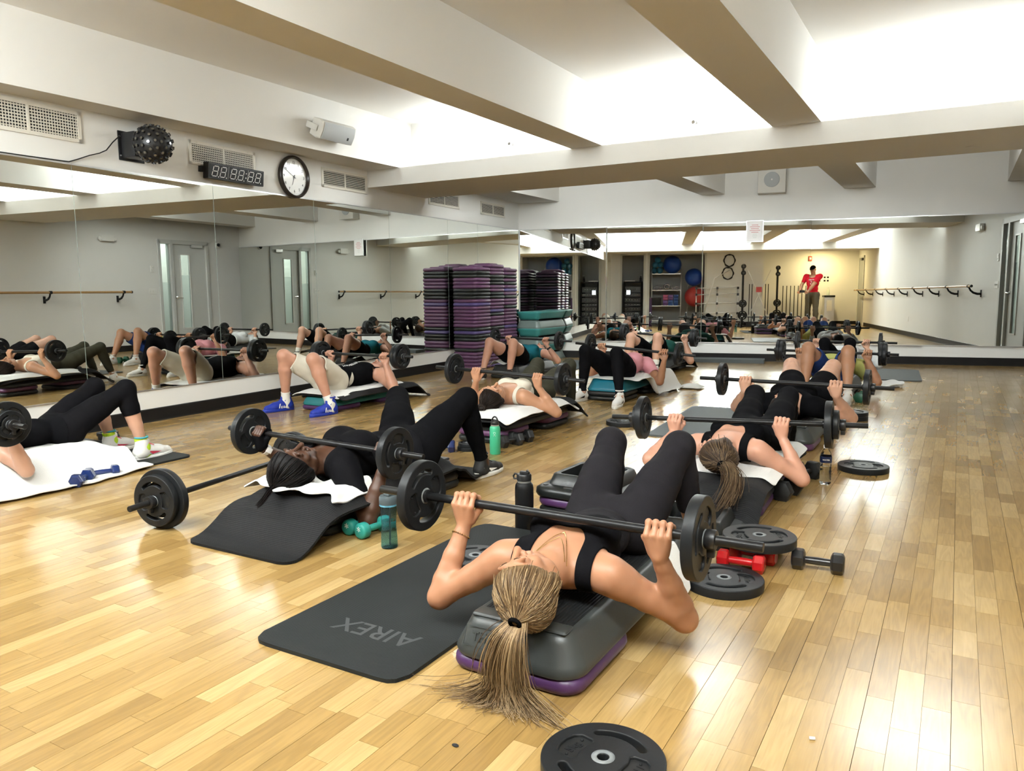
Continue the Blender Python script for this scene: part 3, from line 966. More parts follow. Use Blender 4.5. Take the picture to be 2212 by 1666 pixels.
# ---------------------------------------------------------------- poses
def V(*a): return np.array(a,float)
def unit(v): return v/np.linalg.norm(v)
def ik(a,c,l1,l2,hint):
    """middle joint of a two-bone chain a->c, bent toward hint"""
    d=c-a;D=np.linalg.norm(d)
    if D>l1+l2-1e-3: return a+d*(l1/(l1+l2))
    x=(l1*l1-l2*l2+D*D)/(2*D);y=np.sqrt(max(l1*l1-x*x,0))
    u=d/D;h=hint-np.dot(hint,u)*u
    return a+u*x+unit(h)*y
def lifter(q):
    """joints of a person lying on a bench, from a few measured places"""
    s=q.get('s',1.);male=q.get('male',0)
    a=np.radians(q['hd']);h=V(np.sin(a),-np.cos(a),0);u=V(0,0,1);r=V(np.cos(a),np.sin(a),0)
    zb=q['zb'];S=V(q['S'][0],q['S'][1],zb+.105*s)
    J=dict(h=h,n=u,r=r,S=S)
    hx=q.get('hip');Hc=V(hx[0],hx[1],zb+.10*s) if hx else S-h*.475*s
    J['H']=Hc
    J['sp']=unit(S-Hc)                              # spine direction
    J['r']=r=unit(np.cross(u,J['sp'])) if False else unit(r-np.dot(r,J['sp'])*J['sp'])
    J['n']=n=np.cross(r,J['sp'])
    if n[2]<0: J['n']=n=-n
    hw=(.088 if male else .086)*s;sw=(.19 if male else .168)*s
    for k,sg in (('L',-1),('R',1)):
        J['hip'+k]=Hc+r*sg*hw
        J['sh'+k]=S+r*sg*sw-n*.005+J['sp']*.0
        an=V(*q['ank'+k],.085*s) if len(q['ank'+k])==2 else V(*q['ank'+k])
        J['ank'+k]=an
        J['kn'+k]=ik(J['hip'+k],an,.42*s,.405*s,u*1.+(-h)*.6+r*sg*q.get('splay'+k,q.get('splay',.15)))
        g=V(*q['gr'+k]);J['gr'+k]=g
        J['toe'+k]=q.get('toe'+k,q.get('toe',0.))
        w=g-u*.068*s+h*.012
        J['wr'+k]=w
        J['el'+k]=ik(J['sh'+k],w,.275*s,.245*s,r*sg*q.get('elr',1.)+u*q.get('elu'+k,q.get('elu',-.2))+h*q.get('elh'+k,q.get('elh',-.5)))
    J['neck']=S+h*.045*s+V(0,0,.005)
    hc=S+h*(.185*s)+V(0,0,q.get('hz',.0))
    if 'head' in q: hc=V(*q['head'])
    J['head']=hc
    t=np.radians(q.get('turn',0.))                 # + turns the face to the person's right
    tilt=np.radians(q.get('tuck',0.))
    c=unit(hc-J['neck']);c=unit(h*.8+c*.2)
    f0=unit(u-np.dot(u,c)*c);rr=np.cross(c,f0)*-1
    if np.dot(rr,r)<0: rr=-rr
    f=f0*np.cos(t)+rr*np.sin(t)
    c2=c*np.cos(tilt)+f*np.sin(tilt)*1.0;f=unit(f-np.dot(f,c2)*c2);c2=unit(c2)
    J['crown']=c2;J['face']=f
    rr2=np.cross(f,c2)
    J['ear']=rr2
    J['s']=s;J['male']=male
    return J
PEOPLE={}
PEOPLE['1']=dict(hd=2,S=(-1.0,1.985),hip=(-1.035,2.50),zb=.16,ankL=(-1.24,2.98),ankR=(-.87,2.98),grL=(-1.36,2.05,.395),grR=(-.70,2.05,.395),turn=-30,s=1.0,splay=.05,elhL=-.26,eluL=.05,tuck=6,head=(-.985,1.79,.262))
PEOPLE['2']=dict(hd=0,S=(-2.62,2.71),hip=(-2.50,3.22),zb=.16,ankL=(-2.98,3.66),ankR=(-2.36,3.73),grL=(-3.05,2.72,.37),grR=(-2.25,2.72,.355),turn=8,s=1.04,splayL=.5,splayR=.1,elhL=.05,eluL=-.1,elhR=-.3,fat=1.12,tuck=5)
PEOPLE['3']=dict(hd=0,S=(-4.8,2.2),hip=(-4.80,2.68),zb=.16,ankL=(-4.98,3.12),ankR=(-4.57,3.08),grL=(-5.1,2.2,.41),grR=(-4.42,2.2,.41),s=.98,elhR=-.05,eluR=.1,toeL=8,toeR=-8)
PEOPLE['4']=dict(hd=180,S=(-5.05,5.85),hip=(-5.06,5.36),zb=.17,ankR=(-5.34,5.06),ankL=(-4.80,5.07),grR=(-5.40,5.72,.47),grL=(-4.70,5.72,.47),male=1,s=1.05,toeR=14,toeL=-6,splayL=-.1)
PEOPLE['5']=dict(hd=0,S=(-2.92,4.95),hip=(-2.92,5.42),zb=.2,ankL=(-3.12,5.92),ankR=(-2.83,5.92),grL=(-3.2,5.0,.46),grR=(-2.66,5.0,.44),s=.97,turn=12)
PEOPLE['6']=dict(hd=180,S=(-4.84,8.95),hip=(-4.84,8.47),zb=.16,ankR=(-5.0,7.93),ankL=(-4.62,7.93),grR=(-5.12,8.78,.46),grL=(-4.56,8.78,.45),s=1.0,fat=1.05)
PEOPLE['7']=dict(hd=180,S=(-2.97,7.66),hip=(-2.93,7.18),zb=.2,ankR=(-3.16,6.85),ankL=(-2.70,6.68),grR=(-3.22,7.46,.49),grL=(-2.54,7.46,.45),s=1.03,fat=1.06,elr=.6,splay=.0,toeL=10,toeR=10)
PEOPLE['8']=dict(hd=180,S=(-3.45,10.15),hip=(-3.42,9.64),zb=.17,ankR=(-3.62,9.12),ankL=(-3.23,9.15),grR=(-3.83,10.0,.48),grL=(-3.12,10.0,.45),male=1,s=1.03,elr=.6)
PEOPLE['9']=dict(hd=-5,S=(-1.0,3.95),hip=(-.95,4.44),zb=.17,ankL=(-1.12,4.97),ankR=(-.87,4.96),grL=(-1.3,4.03,.375),grR=(-.75,4.08,.39),turn=-72,s=.96,elhL=.0,eluL=.1,elhR=-.75,elr=.75,head=(-.985,3.74,.270),splay=.0)
PEOPLE['10']=dict(hd=0,S=(-1.0,5.62),hip=(-.98,6.15),zb=.16,ankL=(-1.18,6.75),ankR=(-.85,6.75),grL=(-1.3,5.62,.42),grR=(-.69,5.62,.42),s=1.05,fat=1.05,elr=.7)
PEOPLE['11']=dict(hd=180,S=(-1.07,8.75),hip=(-1.06,8.25),zb=.16,ankR=(-1.25,7.8),ankL=(-.85,7.72),grR=(-1.45,8.68,.41),grL=(-.78,8.68,.41),male=1,s=1.05,elr=.6)
PEOPLE['12']=dict(hd=180,S=(-1.15,10.25),hip=(-1.17,9.78),zb=.16,ankR=(-1.28,9.3),ankL=(-1.06,9.3),grR=(-1.5,10.12,.43),grL=(-.93,10.12,.43),s=.98,elr=.6)
# ---------------------------------------------------------------- hair, shoes, skin, cloth
def skin_mats(name, col, lip):
    return [mat('skin_' + name, col, 0.42, var=0.06, vscale=14, bump=0.03, bscale=320, spec=0.4, sss=0.12), mat('lips_' + name, lip, 0.35)]
SK_TAN = skin_mats('tan', (0.36, 0.175, 0.098), (0.34, 0.125, 0.09))
SK_FAIR = skin_mats('fair', (0.50, 0.285, 0.195), (0.52, 0.22, 0.17))
SK_PINK = skin_mats('pink', (0.48, 0.25, 0.17), (0.50, 0.20, 0.15))
SK_WARM = skin_mats('warm', (0.42, 0.215, 0.125), (0.46, 0.19, 0.13))
SK_DARK = skin_mats('dark', (0.062, 0.027, 0.015), (0.10, 0.04, 0.03))
def cloth(name, col, rough=0.85, sheen=0.0, bump=0.25, bscale=420): return mat(name, col, rough, bump=bump, bscale=bscale, var=0.08, vscale=10, sheen=sheen, spec=0.12 if max(col) > .05 else 0.03)
C_BLACK = cloth('cloth_black', (0.0050, 0.0050, 0.0058)); C_LEG = cloth('cloth_black_stretch', (0.0060, 0.0058, 0.0068), 0.7)
C_CHAR = cloth('cloth_charcoal_stretch', (0.0150, 0.0138, 0.0158), 0.60)
C_WHITE = cloth('cloth_white', (0.70, 0.68, 0.62)); C_CREAM = cloth('cloth_cream', (0.60, 0.555, 0.46))
C_OLIVE = cloth('cloth_olive', (0.040, 0.038, 0.026), 0.7); C_TEAL = cloth('cloth_teal', (0.012, 0.12, 0.155)); C_PINK = cloth('cloth_pink', (0.66, 0.30, 0.34))
C_GREEN = cloth('cloth_dark_green', (0.012, 0.060, 0.048)); C_NAVY = cloth('cloth_blue', (0.020, 0.045, 0.16)); C_YEL = cloth('cloth_yellow_green', (0.40, 0.40, 0.13))
C_GREY = cloth('cloth_pale_grey', (0.55, 0.56, 0.56)); C_RED = cloth('cloth_red', (0.55, 0.012, 0.028)); C_KHAKI = cloth('cloth_khaki', (0.10, 0.085, 0.058))
C_LIME = cloth('cloth_lime', (0.45, 0.66, 0.04))
def hair_mats(name, cols): return [mat('hair_%s_%d' % (name, i), c, 0.45, spec=0.3 if max(cols[0]) > .02 else .12, bump=0.3, bscale=300) for i, c in enumerate(cols)]
H_BLOND = hair_mats('blonde', [(0.135, 0.080, 0.036), (0.22, 0.142, 0.070), (0.33, 0.23, 0.125), (0.065, 0.038, 0.018)])
H_BROWN = hair_mats('brown', [(0.036, 0.020, 0.011), (0.065, 0.038, 0.020), (0.135, 0.088, 0.046), (0.018, 0.010, 0.006)])
H_DARK = hair_mats('dark', [(0.012, 0.008, 0.006), (0.020, 0.013, 0.010), (0.030, 0.020, 0.015), (0.008, 0.006, 0.005)])
H_BLACK = hair_mats('black', [(0.006, 0.005, 0.005), (0.010, 0.008, 0.008), (0.016, 0.012, 0.011), (0.004, 0.004, 0.004)])

def head_xyz(B):
    J = B['J']; p = (B['V'] - J['head']) / (J['s'] * .98)
    return p @ J['ear'], p @ J['face'], p @ J['crown']
def hair_cap(B, mats, lift=.010, parent=None, name='hair'):
    x, y, z = head_xyz(B)
    yl = np.interp(z, [-.12, -.075, -.04, -.008, .03, .066, .085, .2], [-.09, -.058, -.022, .022, .050, .068, .10, .4])
    s = (yl - y) * 1.0
    s = np.where(np.linalg.norm(B['V'] - B['J']['head'], axis=1) < .17, s, -.1)
    s = np.where(onlimb(B, 'head', 'torso') & (z > -.10), s, -.1)
    return garment(name, B, s, lift, mats, B['obj'], thick=lift)
def strands(B, cap, mats, tie, n, seed, r=.0016, lift=.004, parent=None):
    """combed strands from the hairline to the tie, over the cap"""
    rs = random.Random(seed); J = B['J']; c = Vector(J['head'] + J['crown'] * .012)
    cv = [v.co.copy() for v in cap.data.vertices]
    bv = BVHTree.FromPolygons(cv, [tuple(p.vertices) for p in cap.data.polygons])
    td = (Vector(tie) - c).normalized(); mb = MB(); L = (Vector(tie) - c).length
    for i in range(n):
        v = rs.choice(cv); d0 = (v - c).normalized()
        if d0.dot(td) > .96: continue
        pts = []; m = 9; jit = Vector((rs.gauss(0, .03), rs.gauss(0, .03), rs.gauss(0, .03)))
        for k in range(m):
            t = k / (m - 1)
            d = d0.slerp(td, t) if d0.dot(td) > -.98 else td
            d = (d + jit * math.sin(t * math.pi)).normalized()
            hit = bv.ray_cast(c + d * .4, -d, .4)[0]
            rad = (hit - c).length if hit else .1
            if t > .8: rad = rad * (1 - (t - .8) * 5) + L * (t - .8) * 5
            pts.append(c + d * (rad + lift * rs.uniform(.2, 1.0) * (.4 + math.sin(t * math.pi))))
        mb.tube(pts, [r * (.7 + .5 * math.sin(math.pi * k / (m - 1) * .8 + .3)) for k in range(m)], 4, mi=rs.choice((0, 0, 1, 1, 2, 3)), cap=False)
    return mb.build('combed_hair', mats, parent, smooth='all')
def tail(mats, path, width, n, seed, parent, flare, r=.0016, name='ponytail'):
    """a loose tail of strands along a path; flare(t) = spread vectors (a, b) half sizes"""
    rs = random.Random(seed); mb = MB(); path = [Vector(p) for p in path]; m = 14
    def at(t):
        x = t * (len(path) - 1); i = min(int(x), len(path) - 2); f = x - i
        p0 = path[max(i - 1, 0)]; p1 = path[i]; p2 = path[i + 1]; p3 = path[min(i + 2, len(path) - 1)]
        return .5 * ((2 * p1) + (p2 - p0) * f + (2 * p0 - 5 * p1 + 4 * p2 - p3) * f * f + (3 * p1 - p0 - 3 * p2 + p3) * f ** 3)
    for i in range(n):
        a = rs.gauss(0, .5); b = rs.gauss(0, .5); ln = rs.uniform(.72, 1.0); ph = rs.uniform(0, 6); pts = []
        for k in range(m):
            t = k / (m - 1) * ln
            va, vb = flare(t)
            w = math.sin(t * 8 + ph) * .16 * t
            p = at(t) + va * (a + w) + vb * (b + w * .5)
            p.z = max(p.z, .003 + .004 * abs(b))
            pts.append(p)
        mb.tube(pts, [r * (1 - .6 * (k / (m - 1))) for k in range(m)], 4, mi=rs.choice((0, 1, 1, 2, 2, 3)), cap=False)
    return mb.build(name, mats, parent, smooth='all')

def shoe_parts():
    F = Field()
    F.chain([(0, -.032, .045), (0, .05, .048), (.004, .115, .036), (.006, .172, .030)], [.036, .034, .037, .028], 90)
    F.cap((0, -.014, .05), (0, -.008, .104), .040, .038, 120); F.cap((0, .01, .085), (0, .035, .112), .016, .012, 140); F.cap((0, .045, .055), (0, .09, .045), .030, .030, 110)
    lo, hi = F.box(); h = .0055
    v, q = snets(F.grid(lo, hi, h), lo, h)
    v[:, 2] = np.where(v[:, 2] < .022, .022 + (v[:, 2] - .022) * .02, v[:, 2])
    up = arr_mesh('upper', v, q)
    ys = np.linspace(-.078, .214, 26); out = []
    def hw(y):
        t = (y + .078) / .292
        return .037 * (math.sin(math.pi * min(max(t, 0), 1)) ** .42) * (.92 + .22 * t) + .001
    left = [(-hw(y) * (1 if y < .04 else 1.0) + .004 * (y > .05), y) for y in ys]; right = [(hw(y) + .004 * (y > .05), y) for y in ys[::-1]]
    poly = left + right
    mb = MB()
    mb.loft([[(x * .95, y, 0) for x, y in poly], [(x * 1.02, y, .006) for x, y in poly], [(x * 1.04, y, .018 + .010 * max(0, .05 - y) * 8) for x, y in poly], [(x * .98, y, .026 + .010 * max(0, .05 - y) * 8) for x, y in poly]])
    sole = mb.mesh('sole'); sole.shade_smooth()
    mb = MB()
    for i in range(6):
        y = .035 + i * .014; z = .086 - i * .0062
        mb.tube([(-.024, y, z - .008), (0, y + .005, z + .004), (.024, y + .010, z - .008)], .0028, 5)
    mb.tube([(0, .03, .09), (-.03, .01, .10), (-.045, .035, .085)], .0025, 5); mb.tube([(0, .03, .09), (.028, .015, .105), (.04, .045, .088)], .0025, 5)
    lace = mb.mesh('laces'); lace.shade_smooth()
    mb = MB(); mb.lathe([(.036, 0), (.041, .003), (.039, .010), (.035, .011), (.035, 0)], 18, (0, -.008, .136), cap=False)
    col = mb.mesh('collar'); col.shade_smooth()
    mb = MB()
    for sx in (-1, 1):
        for i in range(3):
            y = .028 + i * .020
            mb.add([(sx * .0355, y, .068), (sx * .0355, y + .010, .066), (sx * .0432, y + .022, .030), (sx * .0432, y + .012, .030)], [(0, 1, 2, 3)])
    st = mb.mesh('side_stripe')
    mb = MB()
    for sx in (-1, 1):
        mb.add([(sx * .0440, .028, .034), (sx * .0425, .10, .040), (sx * .0385, -.045, .066), (sx * .0415, .02, .045)], [(0, 1, 2, 3)])
    sw = mb.mesh('side_swoosh')
    return dict(upper=up, sole=sole, laces=lace, collar=col, stripe=st, swoosh=sw)
SHOE = shoe_parts()
def shoe(person, J, K, up, sole, lace, mark=None, markm=None, collar=None, scale=1.0):
    an = J['ank' + K]; td = J['td' + K]
    o = link('shoe', SHOE['upper'].copy(), up, person)
    o.location = (an[0] + td[0] * .0, an[1], an[2] - .085 * J['s'])
    o.rotation_euler = (0, 0, math.atan2(-td[0], td[1]))
    o.scale = (scale,) * 3
    link('sole', SHOE['sole'].copy(), sole, o); link('laces', SHOE['laces'].copy(), lace, o)
    link('collar', SHOE['collar'].copy(), collar or up, o)
    if mark: link('side_mark', SHOE[mark].copy(), markm, o)
    return o
def socks(B, m, length=.25):
    """short socks: the lower end of the shin"""
    for K in 'LR':
        s = np.full(len(B['V']), -.05); k = B['limb'] == B['names'].index('shank' + K)
        s[k] = (tval(B, 'shank')[k] - (1 - length)) * .4 * B['J']['s']
        garment('sock', B, s, .006, m, B['obj'])
def rebase(o, p):
    p = Vector(p)
    o.data.transform(Matrix.Translation(-p)); o.location = p
    for c in COL.objects:
        if c.parent == o:
            if c.location.length < 1e-9: c.data.transform(Matrix.Translation(-p))
            else: c.location = c.location - p
def drop_text(me, target, origin, right, up, m, parent, name='lettering', lift=.004, down=(0, 0, -1)):
    """lays lettering on a garment: moved along down onto its surface"""
    bv = BVHTree.FromPolygons([v.co.copy() for v in target.data.vertices], [tuple(p.vertices) for p in target.data.polygons])
    o = Vector(origin); r = Vector(right); u = Vector(up); d = Vector(down).normalized()
    bm = bmesh.new(); bm.from_mesh(me)
    bmesh.ops.triangulate(bm, faces=bm.faces)
    bmesh.ops.subdivide_edges(bm, edges=[e for e in bm.edges if e.calc_length() > .012], cuts=2)
    for v in bm.verts:
        p = o + r * v.co.x + u * v.co.y
        hit = bv.ray_cast(p - d * .4, d, 1.0)[0]
        v.co = (hit if hit else p) - d * (lift + max(v.co.z, 0))
    bm.to_mesh(me); bm.free()
    return link(name, me, m, parent)
M_LASH = mat('lash_brown', (0.05, 0.03, 0.02), 0.6)
def face_marks(B, brow, parent, eye_open=False):
    """eyebrows and lashes as fine raised strokes on the face"""
    J = B['J']; s = J['s'] * .98; o = J['head']
    F = B['F']
    def surf(x, z):
        y = .13
        for _ in range(60):
            p = o + (J['ear'] * x + J['face'] * y + J['crown'] * z) * s
            tot = 0.
            for pr in F.p:
                k = pr[4] if pr[0] == 'e' else pr[5]; sg = pr[5] if pr[0] == 'e' else pr[6]
                d = Field.dist(pr, p[None])[0]
                if d < .05: tot += sg * math.exp(max(-12, min(5, -k * d)))
            if tot >= 1: return p + J['face'] * .0008
            y -= .0022
        return p
    mb = MB()
    for g in (-1, 1):
        mb.tube([surf(g * (.014 + .026 * t), .030 + .005 * math.sin(t * 2.2)) for t in np.linspace(0, 1, 7)], [.0024 * (1 - .6 * t) for t in np.linspace(0, 1, 7)], 5)
    mb.build('eyebrows', brow, parent, smooth='all')
    mb = MB()
    for g in (-1, 1):
        mb.tube([surf(g * (.021 + .019 * t), .0065 - .0035 * math.sin(t * math.pi)) for t in np.linspace(0, 1, 8)], [.0013] * 8, 4)
    mb.build('eyelashes', M_LASH, parent, smooth='all')
# ---------------------------------------------------------------- gym kit builders
RUB = mat('plate_rubber', (0.011, 0.012, 0.0132), 0.40, var=0.25, vscale=9, bump=0.06, bscale=90, spec=0.28)
RUBD = mat('plate_panel', (0.008, 0.0085, 0.009), 0.5)
STEEL = mat('black_steel', (0.009, 0.009, 0.0095), 0.36, spec=0.32, var=0.2, vscale=20)
WORN = mat('worn_hub', (0.16, 0.17, 0.175), 0.5, var=0.4, vscale=60)
def slot(r0, r1, a0, a1, n=12):
    """kidney shaped hand hole between two radii and two angles"""
    pts = []; rm = (r1 - r0) / 2
    for i in range(n + 1):
        t = R(a0 + (a1 - a0) * i / n); pts.append((r1 * math.cos(t), r1 * math.sin(t)))
    c = ((r0 + r1) / 2 * math.cos(R(a1)), (r0 + r1) / 2 * math.sin(R(a1)))
    for i in range(1, 6):
        t = R(a1) + math.pi * i / 6; pts.append((c[0] + rm * math.cos(t), c[1] + rm * math.sin(t)))
    for i in range(n + 1):
        t = R(a1 + (a0 - a1) * i / n); pts.append((r0 * math.cos(t), r0 * math.sin(t)))
    c = ((r0 + r1) / 2 * math.cos(R(a0)), (r0 + r1) / 2 * math.sin(R(a0)))
    for i in range(1, 6):
        t = R(a0) + math.pi + math.pi * i / 6; pts.append((c[0] + rm * math.cos(t), c[1] + rm * math.sin(t)))
    return pts
def plate_meshes(r, t):
    holes = [slot(r * .60, r * .80, 52, 128), slot(r * .60, r * .80, 232, 308)]
    pan = []
    for sg in (1, -1):
        p = [(sg * x * r, y * r) for x, y in ((.33, .27), (.40, .34), (.62, .36), (.74, .27), (.80, .10), (.80, -.10), (.74, -.27), (.62, -.36), (.40, -.34), (.33, -.27), (.38, -.12), (.38, .12))]
        pan.append(p)
    disc = flat_shape([circ(r, 72), circ(.016, 20)] + holes + pan, t / 2 - .0035, .0035, 2)
    disc.shade_smooth(); sharpen(disc, 50)
    web = flat_shape([circ(r * .82, 48), circ(.015, 16)] + holes, t / 2 - .007, 0, 0)
    mb = MB()
    for z in (1, -1):
        mb.lathe([(.0145, z * t / 2), (.020, z * (t / 2 + .002)), (.027, z * (t / 2 + .0005)), (.027, z * (t / 2 - .004)), (.0145, z * (t / 2 - .004))], 24, cap=False)
    hub = mb.mesh('hub_ring'); hub.shade_smooth()
    mb = MB()
    for sg in (-1, 1):
        for z in (1, -1):
            for y in (.24, -.24): mb.ball((sg * r * .56, y * r, z * (t / 2 - .006)), .0035 * r / .137, 8, 5)
    riv = mb.mesh('rivet_studs'); riv.shade_smooth()
    return dict(disc=disc, web=web, hub=hub, riv=riv, r=r, t=t)
TXT_KG = text_mesh('5kg', .030, .0008, bold=.0006); TXT_LB = text_mesh('11 lbs', .026, .0008, bold=.0005)
PL = {'big': plate_meshes(.138, .034), 'mid': plate_meshes(.116, .034), 'small': plate_meshes(.070, .026), 'pair': plate_meshes(.128, .032)}
def add_plate(kind, parent=None, name='plate', lettering=False):
    """plate in its own xy plane, centred"""
    P = PL[kind]
    o = link(name, P['disc'], None if P['disc'].materials else RUB, parent)
    for nm, k, m in (('web', 'web', RUBD), ('hub_ring', 'hub', WORN if parent is None else RUB), ('studs', 'riv', RUB)):
        me = P[k] if (parent is None or k != 'hub') else P.setdefault('hub2', P['hub'].copy())
        l_ = link(nm, me, None if me.materials else m, o)
        if nm in ('studs', 'hub_ring'): l_['kind'] = 'stuff'
    if lettering:
        for me, sg, rot in ((TXT_KG, -1, 90), (TXT_LB, 1, -90)):
            l = link('lettering', me, None if me.materials else RUB, o)
            l.location = (sg * P['r'] * .585, 0, P['t'] / 2 - .0065); l.rotation_euler = (0, 0, R(rot))
    return o
def floor_plate(kind, x, y, z, rz, label, tiltx=0.0):
    o = add_plate(kind, None, 'weight_plate', True)
    o.location = (x, y, z + PL[kind]['t'] / 2); o.rotation_euler = (tiltx, 0, R(rz))
    return tag(o, label, 'weight plate', None)
BAR_R = .0138
mb = MB().lathe([(.0001, -.5), (BAR_R - .001, -.5), (BAR_R, -.4985), (BAR_R, .4985), (BAR_R - .001, .5), (.0001, .5)], 20, axis='x')
BARM = {}
def barbell(a, b, plates_a, plates_b, label, length=1.30, spin=0.0, clamps=(1, 1), inner=None, group=None):
    """a, b = the inner faces of the innermost plates' centres along the bar; plates_* lists of kinds from inside out"""
    a = Vector(a); b = Vector(b); c = (a + b) / 2; d = (b - a)
    half = d.length / 2; d.normalize()
    t = thing('barbell', label, 'barbell', c)
    z = Vector((0, 0, 1)); y = z.cross(d).normalized(); z = d.cross(y)
    t.rotation_euler = Matrix(((d.x, y.x, z.x), (d.y, y.y, z.y), (d.z, y.z, z.z))).to_euler()
    L = length
    if L not in BARM:
        m = MB().lathe([(.0001, -L / 2), (BAR_R - .001, -L / 2), (BAR_R, -L / 2 + .0015), (BAR_R, L / 2 - .0015), (BAR_R - .001, L / 2), (.0001, L / 2)], 20, axis='x').mesh('bar'); m.shade_smooth(); sharpen(m, 40); BARM[L] = m
        m.materials.append(STEEL)
    link('bar', BARM[L], None, t)
    for sg, pls, cl in ((-1, plates_a, clamps[0]), (1, plates_b, clamps[1])):
        x = half
        cm = MB().lathe([(BAR_R, -.008), (.021, -.008), (.022, 0), (.021, .004), (BAR_R, .004)], 18, (sg * (half - PL[pls[0]]['t'] / 2 - .006), 0, 0), 'x', cap=False)
        cm.build('inner_collar', STEEL, t, smooth=40)
        first = True
        for kd in pls:
            if not first: x += PL[kd]['t'] / 2
            p = add_plate(kd, t); p.location = (sg * x, 0, 0)
            p.rotation_euler = Matrix(((0, 0, 1), (1, 0, 0), (0, 1, 0))).to_euler()
            p.rotation_euler.rotate_axis('Z', R(spin + 23 * sg))
            x += PL[kd]['t'] / 2 + .002; first = False
        if cl:
            x += .016
            k = MB().lathe([(BAR_R, -.014), (.027, -.014), (.029, -.010), (.029, .010), (.027, .014), (BAR_R, .014)], 20, (sg * x, 0, 0), 'x', cap=False)
            k.rbox((sg * x - .011, -.008, -.050), (sg * x + .011, .008, -.024), .003).rbox((sg * x - .009, .016, -.012), (sg * x + .009, .036, .018), .003)
            k.build('clamp_collar', BLACK, t, smooth=40)
    return t

# steps and risers
def step_body(L, W, Hh, name='body'):
    mb = MB(); rings = []
    for z, ins, r in ((0, .0, .075), (.012, -.004, .078), (.030, .004, .075), (Hh - .022, .030, .060), (Hh - .007, .038, .052), (Hh, .050, .042)):
        rings.append([(x, y, z) for x, y in rrect(W - 2 * ins, L - 2 * ins, r, 6)])
    mb.loft(rings)
    me = mb.mesh(name); me.shade_smooth(); sharpen(me, 55); return me
def riser_meshes():
    mb = MB(); rings = []
    for z, ins, r in ((0, .012, .05), (.006, .003, .058), (.018, -.003, .062), (.034, -.002, .062), (.044, .006, .056), (.048, .016, .050), (.048, .070, .03), (.060, .078, .026), (.066, .088, .02)):
        rings.append([(x, y, z) for x, y in rrect(.405 - 2 * ins, .405 - 2 * ins, r, 5)])
    mb.loft(rings); a = mb.mesh('riser'); a.shade_smooth(); sharpen(a, 60)
    mb = MB()
    for sx in (-1, 1):
        for sy in (-1, 1): mb.rbox((sx * .10 - .028, sy * .204 - .006, .008), (sx * .10 + .028, sy * .204 + .006, .040), .004); mb.rbox((sx * .204 - .006, sy * .10 - .028, .008), (sx * .204 + .006, sy * .10 + .028, .040), .004)
    b = mb.mesh('grip_rib')
    return a, b
RIS, RISRIB = riser_meshes()
def plast(name, c, rough=0.36): return mat('plastic_' + name, c, rough, var=0.10, vscale=5, bump=0.05, bscale=240)
P_PURP = plast('purple', (0.058, 0.022, 0.080)); P_MAUVE = plast('mauve', (0.100, 0.038, 0.092)); P_VIO = plast('violet', (0.075, 0.052, 0.16)); P_BLK = plast('black', (0.008, 0.0095, 0.0095)); P_GRY = plast('grey', (0.036, 0.040, 0.0385)); P_TEAL = plast('teal', (0.022, 0.155, 0.165)); P_TLITE = plast('light_teal', (0.045, 0.24, 0.23)); P_TGRY = plast('grey_green', (0.13, 0.165, 0.155)); P_DK = plast('charcoal', (0.014, 0.015, 0.0155))
RISM = {}
def riser(x, y, z, rz, m, label, group=None, sc=1.0, flip=False):
    key = m.name
    if key not in RISM:
        a = RIS.copy(); a.materials.append(m); b = RISRIB.copy(); b.materials.append(m); RISM[key] = (a, b)
    a, b = RISM[key]
    o = link('step_riser', a); o.location = (x, y, z); o.rotation_euler = (0, 0, rz)
    if sc != 1: o.scale = (sc, sc, 1)
    return tag(o, label, 'step riser', group)
T_STEP = text_mesh('THE STEP', .036, .0012, bold=.0008)
TREAD = ridged('step_tread', (0.012, 0.013, 0.0135), 0.5, 30, 'X', .0025)
STEPM = {}
def step_platform(x, y, z, m, label, rz=0.0, L=1.08, W=.405, Hh=.105, lettering=False, tread=None, upside=False):
    """bench-length step, long side along y"""
    key = (m.name, L, W, Hh)
    if key not in STEPM:
        a = step_body(L, W, Hh); a.materials.append(m)
        mb = MB().rbox((-W / 2 + .062, -L / 2 + .10, Hh - .010), (W / 2 - .062, L / 2 - .10, Hh + .0035), .003)
        t = mb.mesh('tread'); t.materials.append(tread or TREAD)
        es = []
        for sy in (-1, 1):
            e = MB().rbox((-W / 2 + .052, sy * (L / 2 - .075) - .028, Hh - .006), (W / 2 - .052, sy * (L / 2 - .075) + .028, Hh + .009), .008, 3).mesh('end_grip'); e.materials.append(m); e.shade_smooth(); es.append(e)
        for sx in (-1, 1):
            sd = MB().rbox((sx * W / 2 - sx * .030 - .006, -L / 2 + .2, .034), (sx * W / 2 - sx * .030 + .006, L / 2 - .2, .060), .004).mesh('side_rail'); sd.materials.append(m); es.append(sd)
        STEPM[key] = (a, t, es)
    a, t, es = STEPM[key]
    o = thing('step_platform', label, 'step', (x, y, z), rz)
    for nm, me in (('body', a), ('tread', t), ('end_grip', es[0]), ('end_grip', es[1]), ('side_rail', es[2]), ('side_rail', es[3])): link(nm, me, None, o)
    if lettering:
        l = link('lettering', T_STEP.copy(), m, o); l.matrix_world = Matrix.Identity(4)
        l.location = (-.055, -L / 2 + .0155, .057); l.rotation_euler = (R(66), 0, 0)
        fr = MB()
        for w, h, th in ((.20, .056, .0025),):
            fr.box((-w / 2, -h / 2, 0), (w / 2, -h / 2 + th, .001)).box((-w / 2, h / 2 - th, 0), (w / 2, h / 2, .001)).box((-w / 2, -h / 2, 0), (-w / 2 + th, h / 2, .001)).box((w / 2 - th, -h / 2, 0), (w / 2, h / 2, .001))
        f = fr.build('embossed_border', m, o); f.location = (-.055, -L / 2 + .0162, .057); f.rotation_euler = (R(66), 0, 0)
    return o

